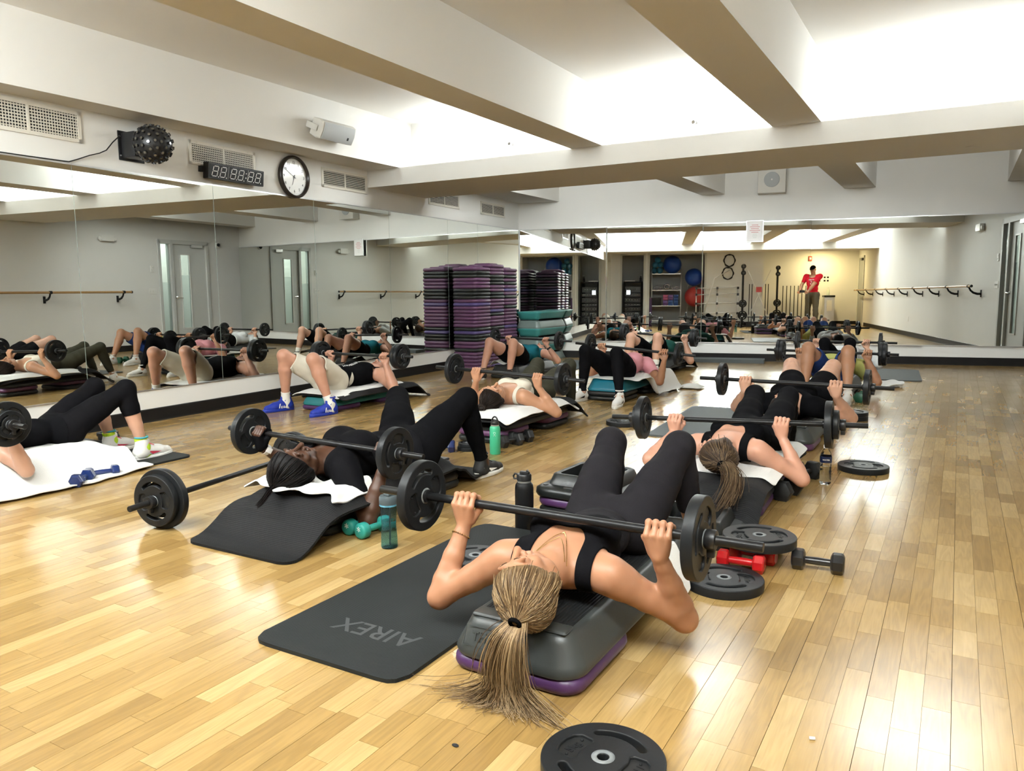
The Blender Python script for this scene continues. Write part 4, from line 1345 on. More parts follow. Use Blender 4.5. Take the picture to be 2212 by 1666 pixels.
# sheets: mats, towels
def sheet(name, fn, nu, nv, th, m, corner=0.0, size=(1, 1), parent=None, both=True):
    """a cloth or mat from fn(u, v) -> point, u and v in 0..1; corner = rounding radius in metres"""
    W, Lh = size
    def uv(i, j):
        u, v = i / nu, j / nv
        if corner:
            x, y = u * W, v * Lh
            # pull the four corners onto arcs
            cx = min(max(x, corner), W - corner); cy = min(max(y, corner), Lh - corner)
            dx, dy = x - cx, y - cy
            mx = max(abs(dx), abs(dy)); d = math.hypot(dx, dy)
            if d > 1e-9: x, y = cx + dx * mx / d, cy + dy * mx / d
            u, v = x / W, y / Lh
        return u, v
    P = np.array([[fn(*uv(i, j)) for j in range(nv + 1)] for i in range(nu + 1)], float)
    du = np.gradient(P, axis=0); dv = np.gradient(P, axis=1)
    n = np.cross(du, dv); n /= np.maximum(np.linalg.norm(n, axis=2), 1e-9)[..., None]
    if n[..., 2].mean() < 0: n = -n
    top = P + n * th; bot = P
    ix = lambda i, j: i * (nv + 1) + j
    K = (nu + 1) * (nv + 1)
    vs = [tuple(p) for p in top.reshape(-1, 3)] + [tuple(p) for p in bot.reshape(-1, 3)]
    fs = []
    for i in range(nu):
        for j in range(nv):
            a, b, c, d = ix(i, j), ix(i + 1, j), ix(i + 1, j + 1), ix(i, j + 1)
            fs.append((a, b, c, d)); fs.append((d + K, c + K, b + K, a + K))
    rim = [ix(i, 0) for i in range(nu)] + [ix(nu, j) for j in range(nv)] + [ix(i, nv) for i in range(nu, 0, -1)] + [ix(0, j) for j in range(nv, 0, -1)]
    for a, b in zip(rim, rim[1:] + rim[:1]): fs.append((b, a, a + K, b + K))
    mb = MB(); mb.add(vs, fs)
    return mb.build(name, m, parent, smooth=50)
FOAM = ridged('mat_foam', (0.0150, 0.0168, 0.0170), 0.62, 55, 'Y', .0010, spec=0.2)
FOAM2 = ridged('mat_ribbed', (0.0115, 0.0115, 0.012), 0.62, 40, 'Y', .0018, spec=0.15)
FOAMG = mat('mat_blue_grey', (0.062, 0.074, 0.077), 0.6, var=0.08, vscale=5, bump=0.1, bscale=200)
TOWEL = mat('towel_white', (0.72, 0.715, 0.69), 0.95, bump=0.9, bscale=330, sheen=0.4, spec=0.1)
def flat_mat(x0, x1, y0, y1, label, m=None, th=.012, z=.0005, rz=0.0, corner=.06, name='exercise_mat'):
    cx, cy = (x0 + x1) / 2, (y0 + y1) / 2
    o = sheet(name, lambda u, v: ((u - .5) * (x1 - x0), (v - .5) * (y1 - y0), 0), 16, 24, th, m or FOAM, corner, (x1 - x0, y1 - y0))
    o.location = (cx, cy, z); o.rotation_euler = (0, 0, R(rz))
    return tag(o, label, 'exercise mat')
def rnd_wave(seed, n=6, sc=1.0):
    r = random.Random(seed); W = [(r.uniform(-1, 1), r.uniform(-1, 1), r.uniform(0, 6), r.uniform(5, 16) * sc) for _ in range(n)]
    return lambda x, y: sum(math.sin((a * x + b * y) * f + p) for a, b, p, f in W) / n
def towel(fn, label, seed, size, amp=.006, nu=36, nv=44, th=.006, parent=None):
    w = rnd_wave(seed, 7, 1.6)
    def g(u, v):
        p = list(fn(u, v)); k = w(p[0] * 2, p[1] * 2)
        p[2] += amp * (k + 1) * .5; p[0] += amp * .8 * w(p[1] * 2 + 3, p[2]); return p
    o = sheet('towel', g, nu, nv, th, TOWEL, .02, size)
    return tag(o, label, 'towel')

# dumbbells and bottles
def dumbbell(x, y, rz, label, m, n=6, rh=.045, hl=.055, L=.19, handle=None, mark=None, group=None, z=None, tilt=0.0, rot=None):
    t = thing('dumbbell', label, 'dumbbell', (x, y, (rh * (math.cos(math.pi / n) if n < 12 else 1)) if z is None else z), R(rz), group)
    if tilt: t.rotation_euler = (0, R(tilt), R(rz))
    hm = MB().tube([(-L / 2 + hl * .6, 0, 0), (-L * .16, 0, 0), (0, 0, 0), (L * .16, 0, 0), (L / 2 - hl * .6, 0, 0)], [.0135, .0145, .0155, .0145, .0135], 14)
    hm.build('handle', handle or m, t, smooth=40)
    a0 = math.pi / n if rot is None else R(rot)
    for sg in (-1, 1):
        mb = MB(); rings = []
        for h, k in ((0, .62), (.10, .90), (.22, 1), (.78, 1), (.90, .92), (1.0, .70)):
            xx = sg * (L / 2 - hl + hl * h)
            rings.append([(xx, rh * k * math.cos(2 * math.pi * j / n + a0 - math.pi / 2), rh * k * math.sin(2 * math.pi * j / n + a0 - math.pi / 2)) for j in range(n)])
        mb.loft(rings); mb.build('head', m, t, smooth=(30 if n < 12 else 60))
        if mark:
            tm = text_mesh(mark[0], rh * mark[1], .0004); l = link('lettering', tm, mark[2], t)
            l.matrix_world = Matrix.Identity(4); l.parent = t
            l.location = (sg * (L / 2 + .0006), 0, 0); l.rotation_euler = (R(90), 0, R(90) if sg > 0 else R(-90))
    return t
# ---------------------------------------------------------------- steps, mats, towels under and around the people
GR = 'risers under the lifters'
def bench(x, y, m, label, layers, rz=0.0, L=1.08, lettering=False, tread=None, sc=1.0):
    """a step standing on risers at both ends; layers = list of (material, word) from the floor up"""
    z = 0.0
    for mm, word in layers:
        for sy, w in ((-1, 'near'), (1, 'far')):
            a = R(rz); dy = sy * (L / 2 - .205)
            riser(x - math.sin(a) * dy, y + math.cos(a) * dy, z, a, mm, '%s riser at the %s end, %s' % (word, w, label[1]))
        z += .0485
    return step_platform(x, y, z, m, label[0], R(rz), L, lettering=lettering, tread=tread)
# flat-topped risers for use under a step (no boss)
def flat_riser():
    mb = MB(); rings = []
    for z, ins, r in ((0, .012, .05), (.006, .003, .058), (.018, -.003, .062), (.034, -.002, .062), (.044, .006, .056), (.048, .016, .050)):
        rings.append([(x, y, z) for x, y in rrect(.405 - 2 * ins, .405 - 2 * ins, r, 5)])
    mb.loft(rings); a = mb.mesh('riser'); a.shade_smooth(); sharpen(a, 60); return a
RIS_BOSS = RIS
RIS = flat_riser()
bench(-1.02, 2.275, P_GRY, ('grey bench step with a black ribbed tread under the blonde woman', 'grey step of the blonde woman'), [(P_PURP, 'purple')], lettering=True)
bench(-2.56, 2.98, P_DK, ('dark bench step under the draped mat of the woman in a black t-shirt', 'step of the woman in a black t-shirt'), [(P_BLK, 'black')])
bench(-4.79, 2.36, P_DK, ('dark bench step under the white towel at the left edge', 'step at the left edge'), [(P_BLK, 'black')])
bench(-5.06, 5.70, P_TEAL, ('teal bench step under the man in white shorts', 'teal step of the man in white shorts'), [(P_PURP, 'purple')])
bench(-2.92, 5.12, P_DK, ('dark bench step under the woman in a white tank top', 'step of the woman in a white tank top'), [(P_BLK, 'black'), (P_MAUVE, 'mauve')])
bench(-4.84, 8.70, P_DK, ('dark grey bench step under the person in a teal tank top', 'step of the person in a teal tank top'), [(P_BLK, 'black')])
bench(-2.95, 7.45, plast('bright_teal', (0.008, 0.13, 0.19)), ('bright teal bench step under the woman in a pink shirt', 'teal step of the woman in pink'), [(P_BLK, 'black'), (P_DK, 'dark grey')])
bench(-3.43, 9.92, P_DK, ('dark grey bench step under the man in a green t-shirt', 'step of the man in a green t-shirt'), [(P_BLK, 'black')])
bench(-.98, 4.16, P_DK, ('dark bench step under the brown-haired woman', 'step of the brown-haired woman'), [(P_PURP, 'purple')], rz=3)
bench(-.99, 5.87, P_GRY, ('grey bench step under the woman in the lettered black t-shirt', 'grey step of the woman in the lettered t-shirt'), [(P_MAUVE, 'mauve')])
bench(-1.06, 8.52, P_DK, ('dark bench step under the man in blue shorts', 'step of the man in blue shorts'), [(P_BLK, 'black')])
bench(-1.16, 10.05, P_DK, ('dark bench step under the person in a white hoodie', 'step of the person in a white hoodie'), [(P_BLK, 'black')])

# mats on the floor
o = flat_mat(-1.86, -1.28, 1.57, 2.94, 'dark grey ribbed mat on the floor left of the blonde woman', FOAM)
tm = text_mesh('AIREX', .115, .0006, bold=.001); l = link('lettering', tm, mat('mat_print', (0.045, 0.048, 0.05), 0.5), o); l.location = (.03, -.46, .0118); l.rotation_euler = (0, 0, R(180 + 0))
def mat2(u, v):
    # over the bench of the woman in the black t-shirt: ramp from the floor, along the step, down again
    y = 2.10 + v * 1.76; x = -2.87 + u * .62 - .16 * max(0, v - .4)
    zt = .172
    rise = lambda a, b, t: (lambda k: k * k * (3 - 2 * k))(min(1, max(0, (t - a) / (b - a))))
    z = .002 + zt * rise(2.14, 2.50, y) * (1 - rise(3.36, 3.62, y))
    z -= .05 * rise(.80, 1.0, u) * rise(2.30, 2.5, y) * (1 - rise(3.4, 3.5, y)) + .06 * rise(.80, 1, 1 - u) * rise(2.3, 2.5, y) * (1 - rise(3.4, 3.5, y))
    z += .020 * math.sin(math.pi * min(1, max(0, (y - 3.5) / .35))) * rise(.4, 1, u)
    return (x, y, max(z, .001))
o = tag(sheet('exercise_mat', mat2, 22, 70, .011, FOAM2, .06, (.62, 1.85)), 'black ribbed mat curving from the floor up under the woman in a black t-shirt', 'exercise mat')
flat_mat(-2.02, -1.42, 5.40, 6.95, 'pale grey-blue mat on the floor between the two nearest benches on the right', FOAMG, rz=4)
flat_mat(-.95, -.36, 9.95, 11.30, 'slate grey mat on the floor near the back wall at the right', FOAMG, rz=4)
flat_mat(-5.05, -4.50, 9.2, 10.75, 'dark blue-grey mat lying behind the person in a teal tank top', mat('mat_slate', (0.06, 0.075, 0.085), .6), rz=3)
flat_mat(-4.92, -4.36, 2.78, 3.30, 'dark grey mat under the feet with lime green socks', FOAM)
def over_bench(cx, cy, L, W, zt, drop0, drop1, side=.10, seed=1):
    """a mat or towel lying along a bench and hanging over its ends"""
    def fn(u, v):
        rise = lambda a, b, t: (lambda k: k * k * (3 - 2 * k))(min(1, max(0, (t - a) / (b - a))))
        y = cy - L / 2 + v * L; x = (u - .5) * W
        z = zt
        z -= (zt - .004) * drop0 * (1 - rise(0, .20, v)) + (zt - .004) * drop1 * rise(.80, 1, v)
        z -= side * rise(.195, .30, abs(x))
        return (cx + x, y, max(z, .003))
    return fn
def bench_mat(cx, cy, L, W, zt, d0, d1, label, side=.05, m=None, th=.011):
    return tag(sheet('exercise_mat', over_bench(cx, cy, L, W, zt, d0, d1, side), 20, 50, th, m or FOAM2, .05, (W, L)), label, 'exercise mat')
bench_mat(-4.98, 5.82, 1.36, .52, .158, .12, .95, 'black mat draped over the teal step of the man in white shorts')
bench_mat(-2.92, 5.18, 1.42, .54, .206, .15, .75, 'black mat draped over the bench of the woman in a white tank top')
bench_mat(-.99, 4.05, 1.40, .52, .158, 1.0, .1, 'black ribbed mat running off the bench below the brown-haired woman')
bench_mat(-3.40, 9.98, 1.36, .56, .158, .1, .95, 'grey mat draped over the bench of the man in a green t-shirt', m=FOAM)
def bench_towel(cx, cy, L, W, zt, d0, d1, label, seed, side=.10, amp=.007):
    return towel(over_bench(cx, cy, L, W, zt, d0, d1, side), label, seed, (W, L), amp)
# the left-edge bench: a big white towel down to the floor on the near side
def tw3(u, v):
    rise = lambda a, b, t: (lambda k: k * k * (3 - 2 * k))(min(1, max(0, (t - a) / (b - a))))
    y = 1.75 + v * 1.22; x = -5.02 + u * (.70 + .10 * math.sin(v * 3))
    z = .164 - .160 * rise(-4.60, -4.36, x) - .08 * rise(.8, 1, v)
    return (x, y, max(z, .004))
towel(tw3, 'large white towel hanging to the floor from the bench at the left edge', 31, (.75, 1.22), .022)
bench_towel(-5.04, 5.62, 1.02, .56, .172, .10, .0, 'white towel on the black mat under the man in white shorts', 41, .035, amp=.014)
bench_towel(-2.90, 5.05, 1.18, .56, .219, .10, .35, 'long white towel on the bench of the woman in a white tank top', 51, .04, amp=.014)
bench_towel(-.98, 4.22, .95, .52, .172, .05, .0, 'white towel under the shoulders of the brown-haired woman', 91, .05, amp=.013)
def tw7(u, v):
    rise = lambda a, b, t: (lambda k: k * k * (3 - 2 * k))(min(1, max(0, (t - a) / (b - a))))
    y = 6.93 + v * 1.25; x = -3.17 + u * .56
    z = .208 - .19 * rise(-2.76, -2.63, x) * rise(.25, .45, v)
    return (x + .06 * rise(.5, 1, u) * v, y, max(z, .004))
towel(tw7, 'cream towel hanging to the floor beside the woman in a pink shirt', 71, (.56, 1.25), .018)
def tw2(u, v):
    y = 2.41 + v * .26; x = -2.86 + u * .56
    return (x, y + .035 * math.sin(u * 9) + .02 * math.sin(u * 23), .186 + .016 * math.sin(u * 31) * math.sin(v * 5) ** 2 - .04 * max(0, abs(u - .5) - .42) * 10)
towel(tw2, 'crumpled white towel under the head of the woman in a black t-shirt', 21, (.56, .26), .030, 60, 30)
def tw11(u, v):
    return (-.86 + u * .34 + .05 * math.sin(v * 4), 9.18 + v * .50, .004 + .02 * math.sin(u * 5) ** 2)
towel(tw11, 'white towel in a heap on the floor beside the slate grey mat', 111, (.34, .5), .035, 26, 30)
def tw6(u, v):
    return (-5.12 + u * .22, 8.30 + v * .34, .165 + .02 * math.sin(u * 5) - .10 * max(0, .3 - u))
towel(tw6, 'white towel bunched beside the hip of the person in teal', 61, (.22, .34), .03, 20, 24)
def twh(u, v):
    return (-2.62 + u * .24, 8.15 + v * .22, .004 + .035 * math.sin(math.pi * u) ** .6 * math.sin(math.pi * v) ** .6)
towel(twh, 'folded white hand towel on the floor right of the small black dumbbells', 72, (.24, .22), .014, 22, 20)
def tw1(u, v):
    x = -.90 + u * .12
    return (x, 2.50 + v * .12, .166 - .155 * max(0, (u - .45) / .55) ** 1.2)
towel(tw1, 'small beige towel hanging off the bench behind the right barbell plate', 12, (.12, .12), .010, 18, 16)

# stacks of risers by the blonde woman's feet
for i, (mm, w) in enumerate(((P_PURP, 'purple'), (P_BLK, 'black'), (P_PURP, 'purple'))):
    riser(-1.43, 3.24, i * .0485, R(-3), mm, '%s riser, %s in the low stack behind the black bottle' % (w, ('lowest', 'second from the floor', 'third from the floor')[i]))
def tray(x, y, z, rz, label):
    """a black hollow block: an open-topped tall riser"""
    rings = []
    mb = MB()
    for zz, ins, r in ((0, .0, .055), (.012, -.006, .06), (.034, -.004, .06), (.044, .012, .052), (.050, .045, .04), (.094, .062, .034), (.100, .074, .03), (.096, .088, .026), (.030, .095, .024)):
        rings.append([(a, b, zz) for a, b in rrect(.42 - 2 * ins, .42 - 2 * ins, r, 5)])
    mb.loft(rings); o = thing('tall_riser', label, 'step riser', (x, y, z), rz)
    mb.build('body', P_BLK, o, smooth=55)
    k = MB()
    for sx in (-1, 1):
        for sy in (-1, 1): k.lathe([(.014, .044), (.014, .0500), (.009, .0505), (.0001, .0505)], 12, (sx * .165, sy * .165, 0))
    k.build('corner_studs', P_DK, o)['kind'] = 'stuff'
    k = MB()
    for s_ in (-1, 1): k.rbox((-.06, s_ * .185 - .012, .040), (.06, s_ * .185 + .012, .054), .004)
    k.build('grip_slots', P_DK, o)['kind'] = 'stuff'
    return o
tray(-1.43, 3.24, 3 * .0485, R(-3), 'black hollow-topped riser on top of the low purple and black stack')
tray(-.98, 3.30, 0, R(4), 'black hollow-topped riser on the floor between the blonde woman\'s feet')

# the tall riser stacks in the far left corner
RIS = RIS_BOSS; RISM_FLAT = dict(RISM); RISM.clear(); 
_flat = flat_riser()
TOPM = {}
def stack_riser(x, y, z, m, label, topmost):
    key = (m.name, topmost)
    if key not in TOPM:
        a = (RIS_BOSS if topmost else _flat).copy(); a.materials.append(m); b = RISRIB.copy(); b.materials.append(m); TOPM[key] = (a, b)
    a, b = TOPM[key]
    o = link('step_riser', a); o.location = (x, y, z)
    return tag(o, label, 'step riser', 'risers in the tall corner stacks')
PAT = ['PBBPPPBBBPVPPPPPPBVBBPPBPPPPP', 'PPPBBBPPBBPPPVBPPPBPPPPPBPPPPV', 'PPBPBPVPBPPBPPPPPVPPPPBPPPPPB']
COLN = {'P': (P_MAUVE, 'purple'), 'B': (P_BLK, 'black'), 'V': (P_VIO, 'violet')}
WHICH = ['front', 'middle', 'rear']
def ordinal(n):
    return '%d%s' % (n, 'th' if 10 <= n % 100 <= 20 else {1: 'st', 2: 'nd', 3: 'rd'}.get(n % 10, 'th'))
for si, (sx, sy) in enumerate(((-5.895, 9.10), (-5.915, 9.515), (-5.935, 9.93))):
    seq = PAT[si]; n = len(seq); z = 0.0
    rs = random.Random(si)
    for i, ch in enumerate(reversed(seq)):
        mm, w = COLN[ch]; fromtop = n - i
        lab = '%s riser, %s from the top, %s tall corner stack' % (w, ordinal(fromtop), WHICH[si]) if fromtop > 1 else '%s riser, topmost on the %s tall corner stack' % (w, WHICH[si])
        stack_riser(sx + rs.uniform(-.004, .004), sy + rs.uniform(-.003, .003), z, mm, lab, fromtop == 1)
        z += .0485
# teal and grey steps stacked against the back wall
z = 0.0
seq = [(P_TGRY, 'grey', 0), (P_TLITE, 'teal', 1), (P_TGRY, 'grey', 0), (P_TLITE, 'teal', 1), (P_TGRY, 'grey', 0), (P_TLITE, 'teal', 1)]
for i, (mm, w, up) in enumerate(seq):
    o = step_platform(-5.66, 10.74, z + (.126 if up else 0), mm, '%s bench step, %s from the floor in the stack by the back wall' % (w, ordinal(i + 1) if i else 'lowest'), 0, .95, .42, .112)
    o['group'] = 'bench steps stacked by the back wall'
    if up: o.rotation_euler = (math.pi, 0, 0)
    z += .127
# grey folded mat lying along the back wall
o = tag(sheet('folded_mat', lambda u, v: (u * 1.9, v * .30, 0), 20, 6, .055, FOAMG, .03, (1.9, .3)), 'grey folded mat lying along the foot of the back wall', 'exercise mat')
o.location = (-4.25, BY(-4.25) - .42, .001); o.rotation_euler = (0, 0, AB)

# ---------------------------------------------------------------- loose weights and bottles
floor_plate('big', -.640, 1.505, 0, -8, 'large black plate on the floor at the bottom edge of the photo')
floor_plate('big', -.690, 2.735, 0, 20, 'black plate flat on the floor in front of the red dumbbells')
floor_plate('big', -.935, 3.46, 0, 60, 'black plate on the floor below the brown ponytail')
floor_plate('big', -.440, 4.94, 0, 10, 'black plate lying alone right of the water bottle')
floor_plate('big', -2.29, 5.76, 0, 30, 'black plate flat on the floor in the middle of the room')
floor_plate('mid', -1.60, 2.47, .0125, 70, 'black plate lying on the dark mat behind the bent arm')
floor_plate('mid', -.71, 6.86, 0, 0, 'lower small black plate on the floor by the white sneaker'); floor_plate('mid', -.71, 6.86, .0345, 40, 'upper small black plate stacked by the white sneaker')
floor_plate('small', -2.86, 4.34, 0, 0, 'lower small plate of the pair left of the green bottle'); floor_plate('small', -2.855, 4.345, .0265, 30, 'upper small plate of the pair left of the green bottle')
floor_plate('small', -5.48, 3.42, 0, 0, 'lower small plate of the pair behind the lime socks'); floor_plate('small', -5.485, 3.415, .0265, 30, 'upper small plate of the pair behind the lime socks')
DB_BLK = mat('dumbbell_black', (0.010, 0.010, 0.011), 0.28, spec=0.5, coat=0.3); DB_RED = mat('dumbbell_red', (0.42, 0.010, 0.012), 0.25, coat=0.4); DB_TEAL = mat('dumbbell_teal', (0.020, 0.245, 0.205), 0.5)
DB_BLUE = mat('dumbbell_blue', (0.008, 0.022, 0.105), 0.25, coat=0.4); DB_HEX = mat('dumbbell_rubber', (0.012, 0.0125, 0.013), 0.5); PRINT = mat('white_print', (0.75, 0.75, 0.73), 0.6)
dumbbell(-.415, 3.055, 4, 'glossy black dumbbell standing alone on the open floor at right', DB_BLK, 8, .042, .050, .19)
dumbbell(-.675, 2.925, 2, 'red dumbbell in front, under the raised black plate', DB_RED, 8, .038, .046, .18)
dumbbell(-.655, 3.045, -4, 'red dumbbell behind, under the raised black plate', DB_RED, 8, .038, .046, .18)
dumbbell(-.66, 3.20, 3, 'black dumbbell under the far side of the raised plate', DB_BLK, 8, .040, .046, .18)
floor_plate('big', -.635, 3.05, .079, 28, 'black plate resting on top of the red dumbbells')
star = ('\u2605', .8, PRINT)
dumbbell(-2.31, 2.60, 92, 'teal round-headed dumbbell tucked under the lifted mat edge', DB_TEAL, 20, .036, .050, .18, mark=('*', 1.5, PRINT))
dumbbell(-2.215, 2.585, 84, 'teal round-headed dumbbell beside the clear blue bottle', DB_TEAL, 20, .036, .050, .18, mark=('*', 1.5, PRINT))
dumbbell(-4.285, 2.50, -58, 'blue hex dumbbell end-on beside the white towel', DB_BLUE, 6, .042, .05, .17)
dumbbell(-4.35, 2.66, 68, 'blue hex dumbbell lying behind, against the white towel', DB_BLUE, 6, .038, .045, .18)
six = ('6', 1.0, PRINT)
dumbbell(-.70, 4.52, 66, 'black hex dumbbell marked 6 beside the water bottle', DB_HEX, 6, .056, .06, .21, mark=six)
dumbbell(-.775, 4.53, 75, 'black hex dumbbell partly hidden behind the one marked 6', DB_HEX, 6, .050, .055, .20)
dumbbell(-.72, 4.10, 80, 'black hex dumbbell on the floor below the brown-haired woman\'s elbow', DB_HEX, 6, .058, .06, .21)
dumbbell(-.815, 4.14, 84, 'black hex dumbbell close to the bench below the elbow', DB_HEX, 6, .052, .055, .2)
for i, (x, y, w) in enumerate(((-2.86, 8.10, 'left'), (-2.765, 8.09, 'middle'), (-2.665, 8.08, 'right'))):
    dumbbell(x, y, 100 - 8 * i, 'small black hex dumbbell, %s of the three beside the cream towel' % w, DB_HEX, 6, .044, .05, .17, mark=('6', .9, PRINT))
dumbbell(-2.66, 4.58, 70, 'black hex dumbbell right behind the green bottle', DB_HEX, 6, .05, .055, .19); dumbbell(-2.66, 4.72, 62, 'black hex dumbbell against the bench behind the green bottle', DB_HEX, 6, .05, .055, .19)
dumbbell(-2.98, 4.20, 30, 'dark blue dumbbell seen below the bent knee', DB_BLUE, 6, .045, .05, .18)
# green pair at the far right
dumbbell(-.755, 7.98, 80, 'dark green dumbbell on the floor by the white sneaker', mat('dumbbell_green', (0.01, 0.085, 0.045), .4), 6, .055, .06, .2)
# bottles
def bottle(name, label, x, y, prof, m, lid=None, lidm=None, seg=28, cat='bottle'):
    t = thing(name, label, cat, (x, y, 0))
    MB().lathe(prof, seg).build('body', m, t, smooth=50)
    if lid: MB().lathe(lid, seg).build('lid', lidm, t, smooth=50)
    return t
GREENB = mat('powder_green', (0.045, 0.37, 0.20), 0.42); BLKB = mat('powder_black', (0.006, 0.006, 0.0065), 0.5, spec=.25)
b = bottle('water_bottle', 'mint green steel bottle with a black loop lid in the middle of the floor', -2.63, 4.32, [(.0001, 0), (.034, 0), (.036, .003), (.036, .165), (.034, .178), (.029, .187), (.026, .190), (.0001, .190)], GREENB, [(.026, .196), (.028, .198), (.028, .212), (.024, .222), (.012, .226), (.0001, .226)], BLACK)
MB().lathe([(.0255, .188), (.027, .189), (.027, .197), (.0255, .198)], 24, cap=False).build('steel_neck', ALU, b)
MB().tube([(.022 * math.cos(t), 0, .216 + .034 * math.sin(t)) for t in np.linspace(0, math.pi, 11)], .0055, 8).build('carry_loop', BLACK, b, smooth='all')
lg = MB().tube([(-.008, 0, .010), (0, 0, 0), (.008, 0, .010)], .0009, 5).tube([(-.007, 0, -.011), (0, 0, 0), (.007, 0, -.011)], .0009, 5).tube([(.0075 * math.cos(t), 0, .012 + .004 * math.sin(t)) for t in np.linspace(0, math.pi, 7)], .0009, 5)
l = lg.build('emblem', PRINT, b); l.location = (.0155, -.0325, .135); l.rotation_euler = (0, 0, R(25))
b = bottle('water_bottle', 'tall matt black bottle with a straw lid beside the low riser stack', -1.665, 2.985, [(.0001, 0), (.040, 0), (.0425, .003), (.0425, .190), (.040, .206), (.033, .216), (.029, .219), (.0001, .219)], BLKB, [(.030, .226), (.0335, .228), (.0335, .250), (.030, .256), (.0001, .256)], BLACK)
MB().lathe([(.029, .217), (.031, .218), (.031, .226), (.029, .227)], 24, cap=False).build('steel_neck', ALU, b)
k = MB().tube([(-.028, 0, .250), (-.048, 0, .252), (-.056, 0, .240), (-.052, 0, .228), (-.036, 0, .230)], .0045, 8).rbox((-.02, -.009, .254), (.026, .009, .268), .004); k.tube([(.012, 0, .262), (.020, 0, .274)], .006, 8)
k.build('straw_handle', BLACK, b, smooth=40)
BLUEP = mat('bottle_blue', (0.55, 0.80, 0.88), 0.06, trans=0.97, ior=1.03); WATER = mat('water', (0.90, 0.95, 0.96), 0.0, trans=1.0, ior=1.03)
b = bottle('water_bottle', 'clear blue plastic bottle half full of water by the teal dumbbells', -2.045, 2.485, [(.0001, .001), (.033, .001), (.0355, .005), (.0345, .05), (.031, .10), (.0335, .15), (.0365, .185), (.0365, .188), (.0355, .188), (.0355, .185), (.0325, .15), (.030, .10), (.0335, .05), (.0345, .008), (.0001, .006)], BLUEP, [(.0375, .189), (.0385, .192), (.0385, .218), (.035, .226), (.0001, .228)], mat('smoke_lid', (0.07, 0.09, 0.10), 0.3))
MB().lathe([(.0001, .0065), (.0335, .0085), (.0326, .05), (.0292, .10), (.0300, .118), (.0001, .118)], 24).build('water', mat('water_blue', (0.60, 0.86, 0.92), 0.0, trans=1.0, ior=1.03), b, smooth=50)
MB().tube([(.004, 0, .012), (.006, .002, .19)], .0035, 8).build('straw', mat('straw_clear', (.75, .85, .88), .2, trans=.6), b)
MB().lathe([(.037, .183), (.0382, .184), (.0382, .1905), (.037, .191)], 24, cap=False).build('seal_ring', mat('ring_blue', (.10, .30, .42), .3), b)
MB().rbox((-.012, -.020, .226), (.020, .020, .240), .005).build('spout_cover', mat('smoke_lid', (0.07, 0.09, 0.10), 0.3), b)
PET = mat('clear_plastic', (0.97, 0.98, 0.985), 0.04, trans=1.0, ior=1.2)
prof = [(.0001, .002), (.026, .002), (.0305, .007)]
for i in range(7): prof += [(.0310, .012 + i * .016), (.0290, .020 + i * .016)]
prof += [(.031, .125), (.031, .155), (.027, .172), (.016, .192), (.0125, .197), (.0125, .207)]
b = bottle('water_bottle', 'small clear plastic bottle of water with a navy label at right', -.59, 4.49, prof, PET, [(.0145, .203), (.0148, .204), (.0148, .218), (.0135, .2195), (.0001, .2195)], WHITE)
MB().lathe([(.0001, .004)] + [(r - .0012, h) for r, h in prof[2:14]] + [(.0001, .108)], 24).build('water', WATER, b, smooth=50)
MB().lathe([(.0312, .124), (.0318, .125), (.0318, .157), (.0312, .158)], 28, cap=False).build('paper_label', mat('label_navy', (0.012, 0.022, 0.075), 0.4), b)
l = link('lettering', text_mesh('WATER', .011, .0003, bold=.0002), PRINT, b); l.location = (.006, -.0322, .141); l.rotation_euler = (R(90), 0, R(12))
# small litter
MB().tube([(0, 0, 0), (.012, .004, 0)], .004, 8).build('capsule', WHITE, None, smooth=40)
o = COL.objects['capsule']; o.location = (-.255, 1.86, .004); tag(o, 'tiny white capsule dropped on the floor at bottom right', 'capsule')
MB().ball((0, 0, .003), .006, 8, 6, sq=(1.6, 1, .5)).build('seed_husk', BLACKM, None)
o = COL.objects['seed_husk']; o.location = (-.985, 1.42, 0); tag(o, 'small dark seed on the floor left of the nearest plate', 'seed')
# ---------------------------------------------------------------- barbells
barbell((-1.54, 2.05, .395), (-.59, 2.05, .395), ['mid'], ['mid'], 'barbell held by the blonde woman in front', 1.30, 40)
barbell((-3.13, 2.72, .372), (-2.19, 2.72, .350), ['mid'], ['mid'], 'barbell held by the woman in a black t-shirt', 1.26, 62)
barbell((-5.23, 2.12, .41), (-4.28, 2.12, .41), ['mid', 'small'], ['mid', 'small'], 'barbell held by the person at the left edge', 1.30, 30)
barbell((-5.52, 5.74, .475), (-4.55, 5.74, .475), ['mid', 'mid'], ['mid', 'mid'], 'barbell held by the man in white shorts', 1.30, 20)
barbell((-3.41, 5.0, .475), (-2.46, 5.0, .440), ['mid'], ['mid'], 'barbell held by the woman in a white tank top', 1.30, 80)
barbell((-5.33, 8.79, .47), (-4.38, 8.79, .445), ['mid'], ['mid'], 'barbell held by the person in a teal tank top', 1.30, 10)
barbell((-3.35, 7.46, .508), (-2.39, 7.46, .440), ['mid'], ['mid'], 'barbell held by the woman in a pink shirt', 1.30, 50)
barbell((-3.97, 10.02, .495), (-3.02, 10.02, .445), ['mid', 'mid'], ['mid', 'mid'], 'barbell held by the man in a green t-shirt', 1.32, 0)
barbell((-1.49, 4.04, .372), (-.53, 4.10, .400), ['mid', 'small'], ['mid', 'small'], 'barbell held by the brown-haired woman', 1.32, 70)
barbell((-1.47, 5.63, .425), (-.50, 5.63, .418), ['mid'], ['mid'], 'barbell held by the woman in the lettered black t-shirt', 1.30, 35)
barbell((-1.63, 8.70, .415), (-.66, 8.70, .405), ['mid', 'mid'], ['mid', 'mid'], 'barbell held by the man in blue shorts', 1.30, 5)
